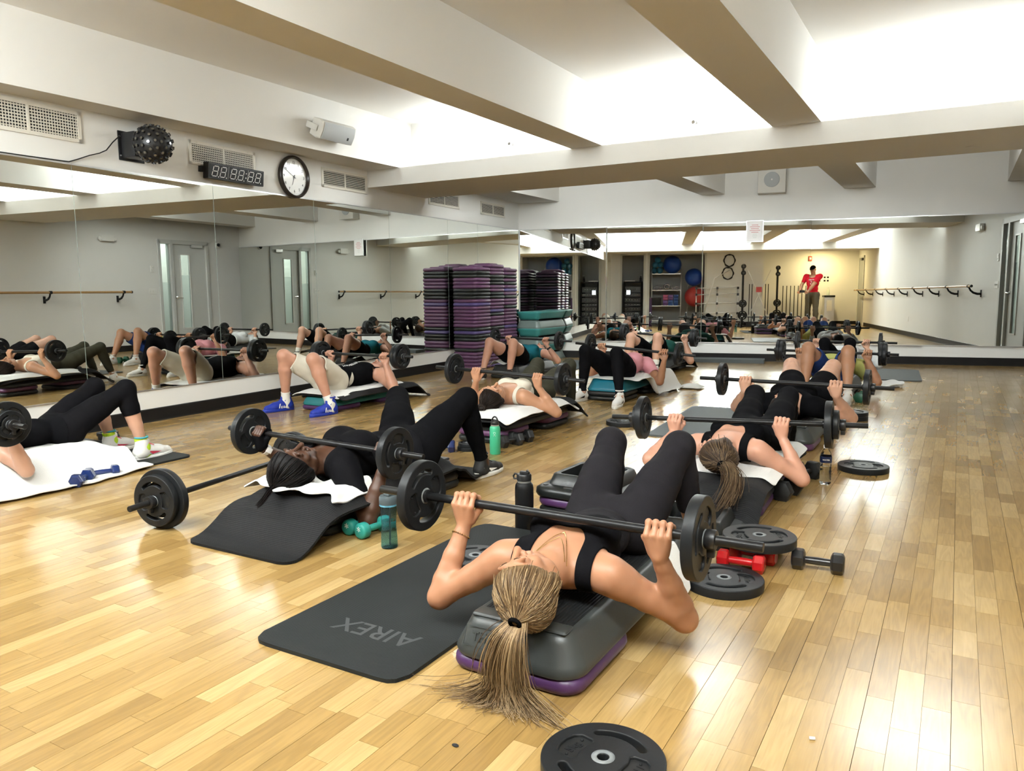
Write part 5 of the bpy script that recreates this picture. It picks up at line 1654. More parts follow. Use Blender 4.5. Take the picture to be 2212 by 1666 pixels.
barbell((-1.72, 10.13, .432), (-.78, 10.13, .430), ['mid'], ['mid'], 'barbell held by the person in a white hoodie', 1.30, 55)
barbell((-3.145, 2.20, .1385), (-3.30, 3.17, .1385), ['big', 'mid'], ['big', 'mid'], 'loaded barbell lying on the floor beside the black ribbed mat', 1.36, 15)

# ---------------------------------------------------------------- the lifters
WHITESH = mat('shoe_white', (0.66, 0.65, 0.62), 0.6, bump=.1, bscale=300); SOLEW = mat('sole_white', (0.70, 0.70, 0.67), 0.55); BLUESH = mat('shoe_blue', (0.010, 0.030, 0.30), 0.55, bump=.2, bscale=300); BLKSH = mat('shoe_black', (0.012, 0.012, 0.013), 0.6, bump=.2, bscale=300)
PINKL = mat('lace_pink', (0.80, 0.06, 0.13), .6); AQUA = mat('lining_aqua', (0.05, .30, .38), .6); REDM = mat('mark_red', (.42, .02, .05), .5); GREYSH = mat('shoe_grey', (.45, .44, .42), .6)
def base_of(J): return (J['S'][0], J['S'][1], 0)

# 1 blonde woman in front
J = lifter(PEOPLE['1']); q = dict(bust=1.05)
B = make_person('1', q, J, 'blonde woman in a black tank top lifting a barbell in front, ponytail on the floor', SK_TAN, .0055, .0019, .0024)
p1 = B['obj']
garment('leggings', B, trousers(B, .44, 2, .66), .0035, C_CHAR, p1, .0006, 30, 1)
t = top(B, .52, -1, .076, .066, .128, .82)
garment('tank_top', B, t, .006, C_LEG, p1, .0006, 25, 2)
garment('waistband', B, np.minimum(trousers(B, .53, 2, .0), (B['h'] - .40) * B['L']), .006, C_CHAR, p1, 0, 1, 3)
cap = hair_cap(B, H_BLOND, .010, name='hair')
tie = J['head'] + J['crown'] * .128 - J['face'] * .060
strands(B, cap, H_BLOND, tie, 900, 5, .0012, .005, p1)
tp = Vector(tie)
tail(H_BLOND, [tp - Vector((0, -.02, 0)), tp + Vector((-.004, -.022, -.03)), (tp.x - .015, tp.y - .028, .12), (tp.x - .018, tp.y - .020, .05), (tp.x - .018, tp.y - .030, .008), (tp.x - .015, tp.y - .060, .006)],
     0, 900, 11, p1, lambda t: (Vector((.016 + .040 * math.sin(min(t * 1.6, 1) * 1.57) + .15 * max(0, t - .58) * 2.4, .0, 0)), Vector((.01 * t, .012 + .014 * t + .05 * max(0, t - .6), .006))), .0013)
MB().lathe([(.014 + .006 * math.cos(t), .006 * math.sin(t)) for t in np.linspace(0, 2 * math.pi, 9)], 16, cap=False).build('hair_tie', C_BLACK, p1, smooth='all')
ht = [c for c in COL.objects if c.name.startswith('hair_tie')][0]
ht.data.transform(Matrix.Translation(tp) @ Vector((0, -.75, -.4)).to_track_quat('Z', 'Y').to_matrix().to_4x4())
face_marks(B, H_BLOND[3], p1)
wl = J['grL'] - V(0, 0, .115)
w0 = J['el' + 'L'] + (J['wrL'] - J['elL']) * .84; ax = unit(J['wrL'] - J['elL']); e1 = unit(np.cross(ax, V(0, 1, 0))); e2 = np.cross(ax, e1)
GOLD = mat('gold', (0.62, 0.40, 0.16), 0.25, metal=1)
mb = MB()
for i in range(26):
    a = 2 * math.pi * i / 26
    mb.ball(w0 + (e1 * math.cos(a) + e2 * math.sin(a)) * .0292 + ax * .004 * math.sin(a), .0025, 6, 4)
mb.build('bracelet', GOLD, p1)
bv = BVHTree.FromPolygons([v.co.copy() for v in p1.data.vertices], [tuple(p.vertices) for p in p1.data.polygons])
def onskin(p, up=.004):
    hit = bv.ray_cast(Vector(p) + Vector((0, 0, .3)), Vector((0, 0, -1)), .6)[0]
    return (hit if hit else Vector(p)) + Vector((0, 0, up))
mb = MB()
for depth, wd in ((.115, .056), (.085, .050)):
    pts = []
    for t in np.linspace(-1, 1, 23):
        pts.append(onskin(J['S'] + J['r'] * (wd * t) - J['sp'] * (depth * (1 - abs(t) ** 1.3) - .055)))
    mb.tube(pts, .0011, 5)
pend = onskin(J['S'] - J['sp'] * .062); mb.ball(pend, .005, 10, 6, sq=(1, 1, .4))
mb.build('necklace', GOLD, p1)
for K in 'LR': shoe(p1, J, K, GREYSH, SOLEW, WHITE, 'swoosh', BLACK)
rebase(p1, base_of(J))

# 2 woman in black t-shirt
J = lifter(PEOPLE['2']); q = dict(fat=1.12, bust=1.15)
B = make_person('2', q, J, 'woman with dark braided hair in a black t-shirt and leggings, wearing lifting gloves', SK_DARK, .0065, .0024, .003)
p = B['obj']
garment('leggings', B, trousers(B, .42, 2, .93), .0045, C_BLACK, p, .0008, 26, 4)
garment('t_shirt', B, top(B, .10, .62, .088, .02), .013, C_LEG, p, .0050, 12, 5)
cap = hair_cap(B, H_BLACK, .020)
tie = J['head'] + J['crown'] * .12 - J['face'] * .07
strands(B, cap, H_BLACK, tie, 260, 6, .0022, .004, p)
tp = Vector(tie)
tail(H_BLACK, [tp, tp + Vector((.02, -.05, -.01)), tp + Vector((.04, -.10, -.03)), tp + Vector((.045, -.14, -.05))], 0, 90, 12, p, lambda t: (Vector((.014 * (1 - t * .4), 0, 0)), Vector((0, 0, .012))), .0024)
face_marks(B, H_BLACK[0], p)
for K in 'LR':
    s = np.full(len(B['V']), -.05); m = (np.linalg.norm(B['V'] - J['gr' + K], axis=1) < .12)
    ax = unit(J['gr' + K] - J['el' + K]); dd = (B['V'] - J['wr' + K]) @ ax
    s[m] = np.minimum(dd[m] + .012, .062 - dd[m])
    garment('glove', B, s, .003, C_BLACK, p)
w0 = J['elL'] + (J['wrL'] - J['elL']) * .86; ax = unit(J['wrL'] - J['elL'])
k = MB().lathe([(.026, -.011), (.0285, -.010), (.0285, .010), (.026, .011)], 20, cap=False).rbox((.024, -.014, -.016), (.034, .014, .016), .003)
o = k.build('wrist_watch', mat('strap_white', (.62, .60, .57), .5), p, smooth=40); o.data.transform(Matrix.Translation(Vector(w0)) @ Vector(ax).to_track_quat('Z', 'Y').to_matrix().to_4x4())
for K in 'LR': shoe(p, J, K, BLKSH, SOLEW, BLKSH, 'swoosh', WHITE)
rebase(p, base_of(J))

def body(key, label, skin, q=None, **kw):
    J = lifter(PEOPLE[key]); B = make_person(key, dict(q or {}), J, label, skin, kw.get('hb', .0075), kw.get('hh', .0028), kw.get('hd', .0038))
    return J, B, B['obj']
# 3 left edge
J, B, p = body('3', 'woman at the left edge in black capri leggings and lime green socks', SK_FAIR, dict(thigh=.98))
garment('leggings', B, trousers(B, .42, 2, .42), .004, C_LEG, p, .0006, 26, 7)
garment('tank_top', B, top(B, .08, -1, .09, .05, .13), .008, C_BLACK, p, .003, 14, 8)
hair_cap(B, H_DARK, .014)
socks(B, C_LIME, .17)
for K in 'LR': shoe(p, J, K, WHITESH, SOLEW, PINKL, 'swoosh', REDM, AQUA, 1.08)
rebase(p, base_of(J))
# 4 man in white shorts
J, B, p = body('4', 'man in white shorts, black tank top and blue shoes lying by the mirror', SK_PINK, dict(), hd=.0034)
m_ = trousers(B, .30, .80)
off = np.where(onlimb(B, 'thigh'), .008 + .016 * np.clip(tval(B, 'thigh'), 0, 1), .010)
garment('shorts', B, m_, off, C_CREAM, p, .0035, 13, 9)
tk = garment('tank_top', B, top(B, .12, -1, .095, .04, .155, .80), .010, C_BLACK, p, .003, 14, 10)
drop_text(text_mesh('COMPLETEBODY', .046, .0004, bold=.0006), tk, J['S'] - J['sp'] * .20 - J['r'] * .045 + J['n'] * .1, -J['sp'], -J['r'], PRINT, p)
hair_cap(B, H_BROWN, .009); face_marks(B, H_BROWN[0], p)
socks(B, C_WHITE, .20)
for K in 'LR': shoe(p, J, K, BLUESH, BLUESH, BLUESH, 'stripe', WHITE, scale=1.08)
rebase(p, base_of(J))
# 5 white tank top
J, B, p = body('5', 'woman with a dark bun in a white tank top and olive leggings', SK_WARM, dict(), hd=.0034)
garment('leggings', B, trousers(B, .48, 2, .80), .004, C_OLIVE, p, .0006, 26, 11)
garment('tank_top', B, top(B, .46, -1, .092, .045, .125, .82), .007, C_CREAM, p, .0015, 16, 12)
cap = hair_cap(B, H_DARK, .010)
tie = J['head'] + J['crown'] * .118 - J['face'] * .062
strands(B, cap, H_DARK, tie, 220, 15, .0018, .004, p)
mb = MB(); rs = random.Random(3)
for i in range(46):
    a0 = rs.uniform(0, 6.3); rr = rs.uniform(.018, .034); zz = rs.uniform(-.02, .02)
    mb.tube([Vector(tie) + Vector((rr * math.cos(a0 + t), -.02 + zz * .6, rr * math.sin(a0 + t) + zz * .3)) for t in np.linspace(0, 4.2, 10)], .0042, 4, mi=rs.choice((0, 1, 2, 3)))
mb.ball(Vector(tie) + Vector((0, -.02, 0)), .026, 12, 8)
mb.build('hair_bun', H_DARK, p, smooth='all'); face_marks(B, H_DARK[0], p)
for K in 'LR': shoe(p, J, K, WHITESH, SOLEW, WHITE)
rebase(p, base_of(J))
# 6 teal tank top
J, B, p = body('6', 'person in a teal tank top and black shorts by the riser stacks', SK_PINK, dict(fat=1.04, thigh=1.06))
garment('shorts', B, trousers(B, .40, .48), .007, C_BLACK, p, .001, 18, 13)
garment('tank_top', B, top(B, .28, -1, .09, .035, .145, .82), .009, C_TEAL, p, .003, 14, 14)
hair_cap(B, H_BROWN, .012); face_marks(B, H_BROWN[0], p)
w0 = J['elL'] + (J['wrL'] - J['elL']) * .80; ax = unit(J['wrL'] - J['elL'])
o = MB().lathe([(.027, -.012), (.030, -.011), (.030, .011), (.027, .012)], 16, cap=False).build('wrist_watch', BLACK, p); o.data.transform(Matrix.Translation(Vector(w0)) @ Vector(ax).to_track_quat('Z', 'Y').to_matrix().to_4x4())
for K in 'LR': shoe(p, J, K, BLKSH, SOLEW, BLKSH)
rebase(p, base_of(J))
# 7 pink shirt
J, B, p = body('7', 'woman in a pink shirt and black leggings with white sneakers', SK_WARM, dict(fat=1.08, thigh=1.05))
garment('leggings', B, trousers(B, .50, 2, .95), .004, C_LEG, p, .0006, 26, 15)
garment('shirt', B, top(B, .24, .55, .09, .02), np.where(B['h'] < .5, .022, .013), C_PINK, p, .006, 12, 16)
hair_cap(B, H_DARK, .013); face_marks(B, H_DARK[0], p)
for K in 'LR': shoe(p, J, K, WHITESH, SOLEW, WHITE, 'swoosh', BLACK, scale=1.03)
rebase(p, base_of(J))
# 8 green t-shirt
J, B, p = body('8', 'man in a dark green t-shirt and black shorts near the back wall', SK_FAIR, dict())
garment('shorts', B, trousers(B, .30, .72), np.where(onlimb(B, 'thigh'), .008 + .016 * np.clip(tval(B, 'thigh'), 0, 1), .010), C_BLACK, p, .004, 13, 17)
garment('t_shirt', B, top(B, .06, .62, .085, .015), .013, C_GREEN, p, .005, 12, 18)
hair_cap(B, H_BROWN, .008); face_marks(B, H_BROWN[0], p); socks(B, C_WHITE, .30)
for K in 'LR': shoe(p, J, K, BLKSH, SOLEW, BLKSH, scale=1.06)
rebase(p, base_of(J))
# 9 brown ponytail
J, B, p = body('9', 'brown-haired woman in a black tank top with her ponytail over the bench end', SK_PINK, dict(), hb=.0065, hh=.0022, hd=.003)
garment('leggings', B, trousers(B, .48, 2, .90), .004, C_LEG, p, .0006, 26, 19)
garment('tank_top', B, top(B, .20, -1, .080, .085, .128, .83), .0085, C_BLACK, p, .0025, 14, 20)
cap = hair_cap(B, H_BROWN, .011)
tie = J['head'] + J['crown'] * .128 - J['face'] * .045 + V(.015, 0, -.01)
strands(B, cap, H_BROWN, tie, 420, 7, .0016, .005, p)
tp = Vector(tie)
tail(H_BROWN, [tp, tp + Vector((.03, -.03, .005)), tp + Vector((.07, -.08, -.03)), tp + Vector((.075, -.15, -.09)), tp + Vector((.06, -.22, -.150))], 0, 260, 13, p, lambda t: (Vector((.016 + .040 * t, .0, .010 * t)), Vector((.006, .006, .016 + .008 * t))), .0019)
mb = MB().lathe([(.016 + .009 * math.cos(t), .009 * math.sin(t)) for t in np.linspace(0, 2 * math.pi, 9)], 16, cap=False); o = mb.build('hair_tie', C_BLACK, p, smooth='all'); o.data.transform(Matrix.Translation(tp) @ Vector((.3, -.8, 0)).to_track_quat('Z', 'Y').to_matrix().to_4x4())
face_marks(B, H_BROWN[0], p)
for K in 'LR': shoe(p, J, K, BLKSH, SOLEW, PINKL, 'swoosh', PINKL)
rebase(p, base_of(J))
# 10 lettered black t-shirt
J, B, p = body('10', 'woman in a lettered black t-shirt and short black shorts with bare thighs', SK_FAIR, dict(fat=1.04, thigh=1.08))
garment('shorts', B, trousers(B, .40, .50), .006, C_LEG, p, .0008, 18, 21)
ts = garment('t_shirt', B, top(B, .14, .30, .085, .015), .014, C_BLACK, p, .005, 12, 22)
rt = J['r']
drop_text(text_mesh('UFC', .068, .0005, bold=.0016, shear=.2), ts, J['S'] - J['sp'] * .275 + J['n'] * .1 + rt * .015, -rt, J['sp'], REDM, p)
drop_text(text_mesh('TEAM', .020, .0005, bold=.0006), ts, J['S'] - J['sp'] * .225 + J['n'] * .1 + rt * .05, -rt, J['sp'], PRINT, p)
drop_text(text_mesh('GYM', .052, .0005, bold=.0010, shear=.2), ts, J['S'] - J['sp'] * .275 + J['n'] * .1 - rt * .135, -rt, J['sp'], PRINT, p)
hair_cap(B, H_DARK, .012); face_marks(B, H_DARK[0], p)
for K in 'LR': shoe(p, J, K, BLKSH, SOLEW, WHITE)
rebase(p, base_of(J))
# 11 blue shorts
J, B, p = body('11', 'man in blue shorts and a yellow-green shirt, his knees toward us', SK_WARM, dict())
garment('shorts', B, trousers(B, .30, .66), np.where(onlimb(B, 'thigh'), .008 + .014 * np.clip(tval(B, 'thigh'), 0, 1), .010), C_NAVY, p, .004, 13, 23)
garment('t_shirt', B, top(B, .06, .55, .085, .015), .013, C_YEL, p, .005, 12, 24)
hair_cap(B, H_BROWN, .008); face_marks(B, H_BROWN[0], p)
for f in (.74, .82):
    w0 = J['elL'] + (J['wrL'] - J['elL']) * f; ax = unit(J['wrL'] - J['elL'])
    o = MB().lathe([(.029, -.004), (.033, -.003), (.033, .003), (.029, .004)], 16, cap=False).build('wrist_band', BLACK, p); o.data.transform(Matrix.Translation(Vector(w0)) @ Vector(ax).to_track_quat('Z', 'Y').to_matrix().to_4x4())
for K in 'LR': shoe(p, J, K, WHITESH, SOLEW, WHITE, scale=1.06)
rebase(p, base_of(J))
# 12 white hoodie
J, B, p = body('12', 'person in a white hoodie and black leggings at the back', SK_FAIR, dict())
garment('leggings', B, trousers(B, .42, 2, .95), .004, C_BLACK, p, .0006, 26, 25)
garment('hoodie', B, top(B, .06, 1.72, .085, .01), .018, C_GREY, p, .007, 12, 26)
hair_cap(B, H_DARK, .012); face_marks(B, H_DARK[0], p)
for K in 'LR': shoe(p, J, K, BLKSH, SOLEW, WHITE)
rebase(p, base_of(J))
# the photographer, seen only in the mirror
def standing(c, fwd, s=1.06):
    f = unit(V(fwd[0], fwd[1], 0)); u = V(0, 0, 1); r = np.cross(f, u)
    J = dict(sp=u, n=f, r=r, s=s, male=1, fwd=f)
    J['H'] = V(c[0], c[1], .93 * s); J['S'] = J['H'] + u * .50 * s
    for K, sg in (('L', -1), ('R', 1)):
        J['hip' + K] = J['H'] + r * sg * .09 * s; J['sh' + K] = J['S'] + r * sg * .19 * s
        J['ank' + K] = V(c[0], c[1], .085 * s) + r * sg * .13 + f * .02 * sg
        J['kn' + K] = (J['hip' + K] + J['ank' + K]) / 2 + f * .02 + V(0, 0, .0)
        J['toe' + K] = 8
    J['neck'] = J['S'] + u * .05 * s
    J['head'] = J['S'] + u * .19 * s + f * .03
    cr = unit(u * .93 + f * .36); J['crown'] = cr; J['face'] = unit(f - u * .38); J['face'] = unit(J['face'] - (J['face'] @ cr) * cr); J['ear'] = np.cross(J['face'], cr)
    return J
ff = unit(V(FWD[0], FWD[1], 0)); rt_ = V(RIGHT[0], RIGHT[1], 0)
cpos = V(0, 0, CAM_H) - ff * .44 + rt_ * .16
J = standing(cpos, ff)
ph = V(0, 0, CAM_H) - ff * .075
J['grL'] = ph - rt_ * .085 - ff * .02 - V(0, 0, .02); J['grR'] = ph + rt_ * .085 - ff * .02 - V(0, 0, .02)
for K, sg in (('L', -1), ('R', 1)):
    J['wr' + K] = J['gr' + K] - ff * .065 + rt_ * sg * .03 - V(0, 0, .01)
    J['el' + K] = ik(J['sh' + K], J['wr' + K], .28 * 1.06, .25 * 1.06, J['r'] * sg * .8 - V(0, 0, 1))
J['bar'] = V(0, 0, 1); J['grip'] = ff; J['h'] = -ff
PEOPLE['photographer'] = J
B = make_person('ph', dict(), J, 'man in a red t-shirt and black cap taking the photo, seen in the back mirror', SK_WARM, .0075, .0042, .0038)
p = B['obj']
garment('trousers', B, trousers(B, .12, 2, .97), .016, C_KHAKI, p, .005, 12, 27)
ts = garment('t_shirt', B, top(B, -.10, .70, .085, .012), np.where(onlimb(B, 'upper', 'fore'), .007, .014), C_RED, p, .003, 12, 28)
drop_text(text_mesh('FITNESS', .045, .0005, bold=.001), ts, J['S'] - V(0, 0, .10), -rt_, V(0, 0, 1), PRINT, p, down=-ff)
drop_text(text_mesh('5', .16, .0005, bold=.001), ts, J['S'] - V(0, 0, .20), -rt_, V(0, 0, 1), PRINT, p, down=-ff)
x, y, z = head_xyz(B); s = np.where(np.linalg.norm(B['V'] - J['head'], axis=1) < .17, z - .045, -.1)
garment('cap_crown', B, s, .012, C_BLACK, p)
mb = MB()
for sg in (1,):
    rings = []
    for t in np.linspace(-1, 1, 11):
        a = J['head'] + J['crown'] * .055 + J['ear'] * .075 * math.sin(t * 1.45) + J['face'] * (.088 * math.cos(t * 1.2)); b_ = a + J['face'] * .075 * (1 - t * t * .75) - J['crown'] * .012
        rings.append([a, b_, b_ - J['crown'] * .004, a - J['crown'] * .004])
    mb.loft(rings)
mb.build('cap_peak', C_BLACK, p)
for K in 'LR': shoe(p, J, K, BLKSH, SOLEW, WHITE, scale=1.08)
rebase(p, (cpos[0], cpos[1], 0))
ph_o = thing('phone', 'black phone held up in both hands by the man in red', 'phone', tuple(V(0, 0, CAM_H) - ff * .045))
k = MB().rbox((-.075, -.004, -.036), (.075, .004, .036), .0035, 3).build('case', BLACK, ph_o)
k = MB().rbox((.045, .004, .008), (.068, .0055, .030), .001).build('camera_block', BLACKM, ph_o)
ph_o.rotation_euler = (0, 0, math.atan2(RIGHT[1], RIGHT[0]))
# ---------------------------------------------------------------- on the left wall
def on_left(o, y, z, out=0.0):
    p = Vector((LX(y), y, z)) + NL * out
    return frame(o, p, DL)
def on_back(o, x, z, out=0.0):
    p = Vector((x, BY(x), z)) + NB * out
    return frame(o, p, DB)
VENTM = mat('vent_enamel', (0.66, 0.63, 0.56), 0.45)
def vent(name_y0, y1, z0, z1, label, fins):
    w, h = y1 - name_y0, z1 - z0
    t = thing('air_vent', label, 'vent')
    mb = MB(); b = .028
    for a, c in (((-w / 2, -h / 2, 0), (w / 2, -h / 2 + b, .010)), ((-w / 2, h / 2 - b, 0), (w / 2, h / 2, .010)), ((-w / 2, -h / 2, 0), (-w / 2 + b, h / 2, .010)), ((w / 2 - b, -h / 2, 0), (w / 2, h / 2, .010)), ((-.008, -h / 2 + b, 0), (.008, h / 2 - b, .009))): mb.box(a, c)
    mb.build('frame', VENTM, t)
    MB().box((-w / 2 + .01, -h / 2 + .01, .0005), (w / 2 - .01, h / 2 - .01, .001)).build('duct_shade_sheet', DARK, t)  # thin black sheet on the wall, painted shade of a duct behind the louvers
    n = 8
    for i in range(n):
        yy = -h / 2 + b + (h - 2 * b) * (i + .5) / n
        m = MB()
        m.add([(-w / 2 + b, yy - .004, .001), (w / 2 - b, yy - .004, .001), (w / 2 - b, yy + .003, .008), (-w / 2 + b, yy + .003, .008), (-w / 2 + b, yy - .0025, .001), (w / 2 - b, yy - .0025, .001), (w / 2 - b, yy + .0045, .008), (-w / 2 + b, yy + .0045, .008)],
              [(0, 1, 2, 3), (7, 6, 5, 4), (3, 2, 6, 7), (0, 4, 5, 1)])
        m.build('louver', VENTM, t)
    if fins:
        m = MB(); k = int(w / .022)
        for i in range(k):
            x = -w / 2 + b + (w - 2 * b) * (i + .5) / k
            m.box((x - .002, -h / 2 + b, .0012), (x + .002, h / 2 - b, .006))
        m.build('cross_fins', VENTM, t)['kind'] = 'stuff'
    m = MB()
    for sx in (-.38, 0, .38):
        for sy in (-1, 1): m.lathe([(.005, .010), (.004, .012), (.0001, .0125)], 8, (sx * w, sy * (h / 2 - b / 2), 0))
    m.build('screws', VENTM, t)['kind'] = 'stuff'
    on_left(t, (name_y0 + y1) / 2, (z0 + z1) / 2)
vent(2.82, 3.62, 2.225, 2.455, 'first air vent on the left wall, before the spiky stage light', True)
vent(4.61, 5.39, 2.212, 2.420, 'air vent partly covered by the digital timer', True)
vent(6.34, 7.12, 2.212, 2.418, 'air vent between the wall clock and the cross beam', False)
vent(8.43, 9.21, 2.222, 2.420, 'air vent just behind the cross beam', False)
vent(9.82, 10.59, 2.210, 2.398, 'last air vent on the left wall, by the far corner', False)

# stage effect light with studded dome
t = thing('stage_light', 'black effect light with a studded half dome mounted above the mirrors', 'stage light')
mb = MB().rbox((-.115, -.115, 0), (.115, .115, .012), .004).rbox((-.095, -.10, .012), (.10, .10, .17), .012)
mb.build('housing', BLACK, t, smooth=40)
MB().lathe([(.102, .17), (.11, .18), (.11, .21), (.10, .215)], 32, cap=True).build('dome_collar', BLACK, t, smooth=40)
mb = MB(); c = (0, 0, .215); Rr = .142
mb.lathe([(Rr * math.cos(R(a)), .215 + .055 + Rr * math.sin(R(a))) for a in (-38, -25, -10, 5, 20, 35, 50, 65, 78)] + [(.0001, .27 + Rr)], 32)
mb.build('dome', BLACK, t, smooth='all')
LENS = mat('lens_dark', (0.10, 0.09, 0.07), 0.08, coat=1)
st = MB(); ln = MB()
for ring, n in ((-22, 16), (-2, 18), (18, 16), (38, 13), (57, 9), (75, 4)):
    for j in range(n):
        a = 2 * math.pi * (j + (ring % 5) / 5) / n; e = R(ring)
        d = Vector((math.cos(e) * math.cos(a), math.cos(e) * math.sin(a), math.sin(e)))
        p = Vector((0, 0, .27)) + d * Rr
        st.tube([p - d * .004, p + d * .012], .0135, 10); ln.tube([p + d * .0115, p + d * .0132], .0100, 10)
st.build('lens_tubes', BLACK, t, smooth=40)['kind'] = 'stuff'; ln.build('lenses', LENS, t)['kind'] = 'stuff'
MB().tube([(-.105, .07, .012), (-.105, .07, .02)], .006, 8).tube([(-.105, -.08, .012), (-.105, -.08, .02)], .006, 8).build('mount_bolts', ALU, t)['kind'] = 'stuff'
on_left(t, 4.04, 2.262)
# its cord
pts = [(3.93, 2.335, .03), (3.86, 2.27, .03), (3.80, 2.20, .03), (3.74, 2.168, .03), (3.66, 2.14, .02), (3.57, 2.10, .012), (3.50, 2.072, .008), (3.2, 2.068, .008), (2.6, 2.066, .008)]
o = MB().tube([Vector((LX(y), y, z)) + NL * d for y, z, d in pts], .0045, 6).build('power_cord', BLACK, None, smooth='all')
tag(o, 'black cord running from the stage light along the mirror top', 'cord')

# digital timer
t = thing('digital_timer', 'black digital interval timer showing rows of eights on the left wall', 'timer')
MB().rbox((-.335, -.072, .03), (.335, .072, .095), .006).build('case', BLACK, t)
MB().box((-.320, -.058, .095), (.320, .058, .0965)).build('front_panel', mat('timer_face', (0.008, 0.008, 0.009), 0.25), t)
MB().box((-.36, -.02, 0), (-.335, .03, .06)).build('bracket', BLACKM, t); MB().box((.335, -.02, 0), (.36, .03, .06)).build('bracket', BLACKM, t)
SEG = mat('segment_grey', (0.62, 0.62, 0.60), 0.5)
def digit(cx, w=.062, h=.088, th=.007):
    mb = MB(); sl = .012
    def bar(x0, y0, x1, y1):
        hor = abs(y1 - y0) < 1e-6; e = th * .5
        mb.add([(x0 + sl * y0 / h * 2, y0 - e if hor else y0, .0968), (x1 + sl * y1 / h * 2, y1 - e if hor else y1, .0968), (x1 + sl * y1 / h * 2 + (0 if hor else th), y1 + e if hor else y1, .0968), (x0 + sl * y0 / h * 2 + (0 if hor else th), y0 + e if hor else y0, .0968)], [(0, 1, 2, 3)])
    hw, hh = w / 2 - .006, h / 2
    for y in (-hh, 0, hh): bar(cx - hw + .004, y, cx + hw, y)
    for x in (cx - hw - .006, cx + hw):
        bar(x, -hh + .004, x, -.004); bar(x, .004, x, hh - .004)
    return mb
for cx in (-.255, -.165, -.045, .045, .165, .255):
    digit(cx).build('digit', SEG, t)
    MB().lathe([(.0055, .0966), (.0055, .0969), (.0001, .0969)], 10, (cx + .036, -.047, 0)).build('point', SEG, t)
MB().lathe([(.006, .0966), (.006, .0969), (.0001, .0969)], 10, (.105, -.018, 0)).lathe([(.006, .0966), (.006, .0969), (.0001, .0969)], 10, (.109, .022, 0)).build('colon', SEG, t)
for x in (-.105, .128): MB().add([(x - .006, -.055, .0967), (x - .004, -.055, .0967), (x + .006, .055, .0967), (x + .004, .055, .0967)], [(0, 1, 2, 3)]).build('divider_line', SEG, t)
on_left(t, 5.06, 2.176, .008)
t.rotation_euler.rotate_axis('X', R(6))
# clock
t = thing('wall_clock', 'round black-rimmed white wall clock above the mirrors', 'clock')
MB().lathe([(.205, 0), (.213, .01), (.213, .040), (.205, .052), (.190, .054), (.184, .046), (.180, .030)], 64, cap=False).build('rim', mat('clock_rim', (0.022, 0.017, 0.014), 0.3), t, smooth=50)
MB().lathe([(.183, .022), (.0001, .0225)], 64, cap=False).build('dial', mat('clock_dial', (0.78, 0.78, 0.76), 0.45, coat=1.0), t)
for h in range(1, 13):
    me = text_mesh(str(h), .040, .0004); l = link('numeral', me, BLACKM, t); a = R(90 - 30 * h)
    l.location = (.142 * math.cos(a), .142 * math.sin(a), .0235)
mb = MB()
for i in range(60):
    a = R(6 * i); r0 = .164 if i % 5 else .160
    d = Vector((math.cos(a), math.sin(a), 0)); n = Vector((-d.y, d.x, 0)) * .0010
    p0, p1 = d * r0, d * .172
    mb.add([(p0 + n + Vector((0, 0, .0235))), (p0 - n + Vector((0, 0, .0235))), (p1 - n + Vector((0, 0, .0235))), (p1 + n + Vector((0, 0, .0235)))], [(0, 1, 2, 3)])
mb.build('minute_marks', BLACKM, t)['kind'] = 'stuff'
def hand(a, L, w, z):
    d = Vector((math.sin(R(a)), math.cos(R(a)), 0)); n = Vector((d.y, -d.x, 0)) * w
    return MB().add([tuple(-d * .025 + n + Vector((0, 0, z))), tuple(-d * .025 - n + Vector((0, 0, z))), tuple(d * L - n * .5 + Vector((0, 0, z))), tuple(d * L + n * .5 + Vector((0, 0, z)))], [(0, 1, 2, 3)])
hand(200, .088, .004, .026).build('hour_hand', BLACKM, t); hand(298, .135, .003, .028).build('minute_hand', BLACKM, t)
MB().lathe([(.008, .024), (.008, .030), (.0001, .030)], 14).build('hub', BLACK, t)
on_left(t, 5.895, 2.254)
# loudspeaker on the soffit
t = thing('wall_speaker', 'grey bracket-mounted loudspeaker on the soffit above the clock', 'speaker')
SPK = mat('speaker_white', (0.62, 0.61, 0.57), 0.5); GRL = mat('speaker_grille', (0.42, 0.44, 0.45), 0.55, bump=.6, bscale=500)
mb = MB(); rings = []
for x, k in ((-.235, .88), (-.225, .97), (.225, .97), (.235, .88)):
    pr = [(-.085, .06), (.085, .06), (.098, .15), (.085, .20), (.0, .212), (-.085, .20), (-.098, .15)]
    rings.append([(x, y * k, .06 + (z - .06) * k + .0) for y, z in pr])
mb.loft(rings); mb.build('cabinet', SPK, t, smooth=25)
mb = MB(); rings = []
for x in (-.212, .212): rings.append([(x, y, z) for y, z in ((-.082, .199), (-.06, .2075), (-.03, .2125), (0, .2145), (.03, .2125), (.06, .2075), (.082, .199), (.08, .196), (-.08, .196))])
mb.loft(rings); mb.build('grille', GRL, t, smooth=30)
MB().rbox((.12, -.045, .209), (.145, -.015, .214), .002).build('badge', BLACK, t)
mb = MB().rbox((-.252, -.03, 0), (-.244, .03, .15), .003).rbox((.244, -.03, 0), (.252, .03, .15), .003).rbox((-.252, -.03, 0), (.252, .03, .008), .003)
mb.lathe([(.02, 0), (.02, .012), (.0001, .012)], 14, (-.256, 0, .13), 'x')
mb.build('bracket', SPK, t)
frame(t, (-5.584, 5.96, 2.705), (0, 1, 0), (0, 0, 1))
t.matrix_world = t.matrix_world @ Matrix.Rotation(R(24), 4, 'X')
t.matrix_world.translation = Vector((-5.582, 5.96, 2.715))
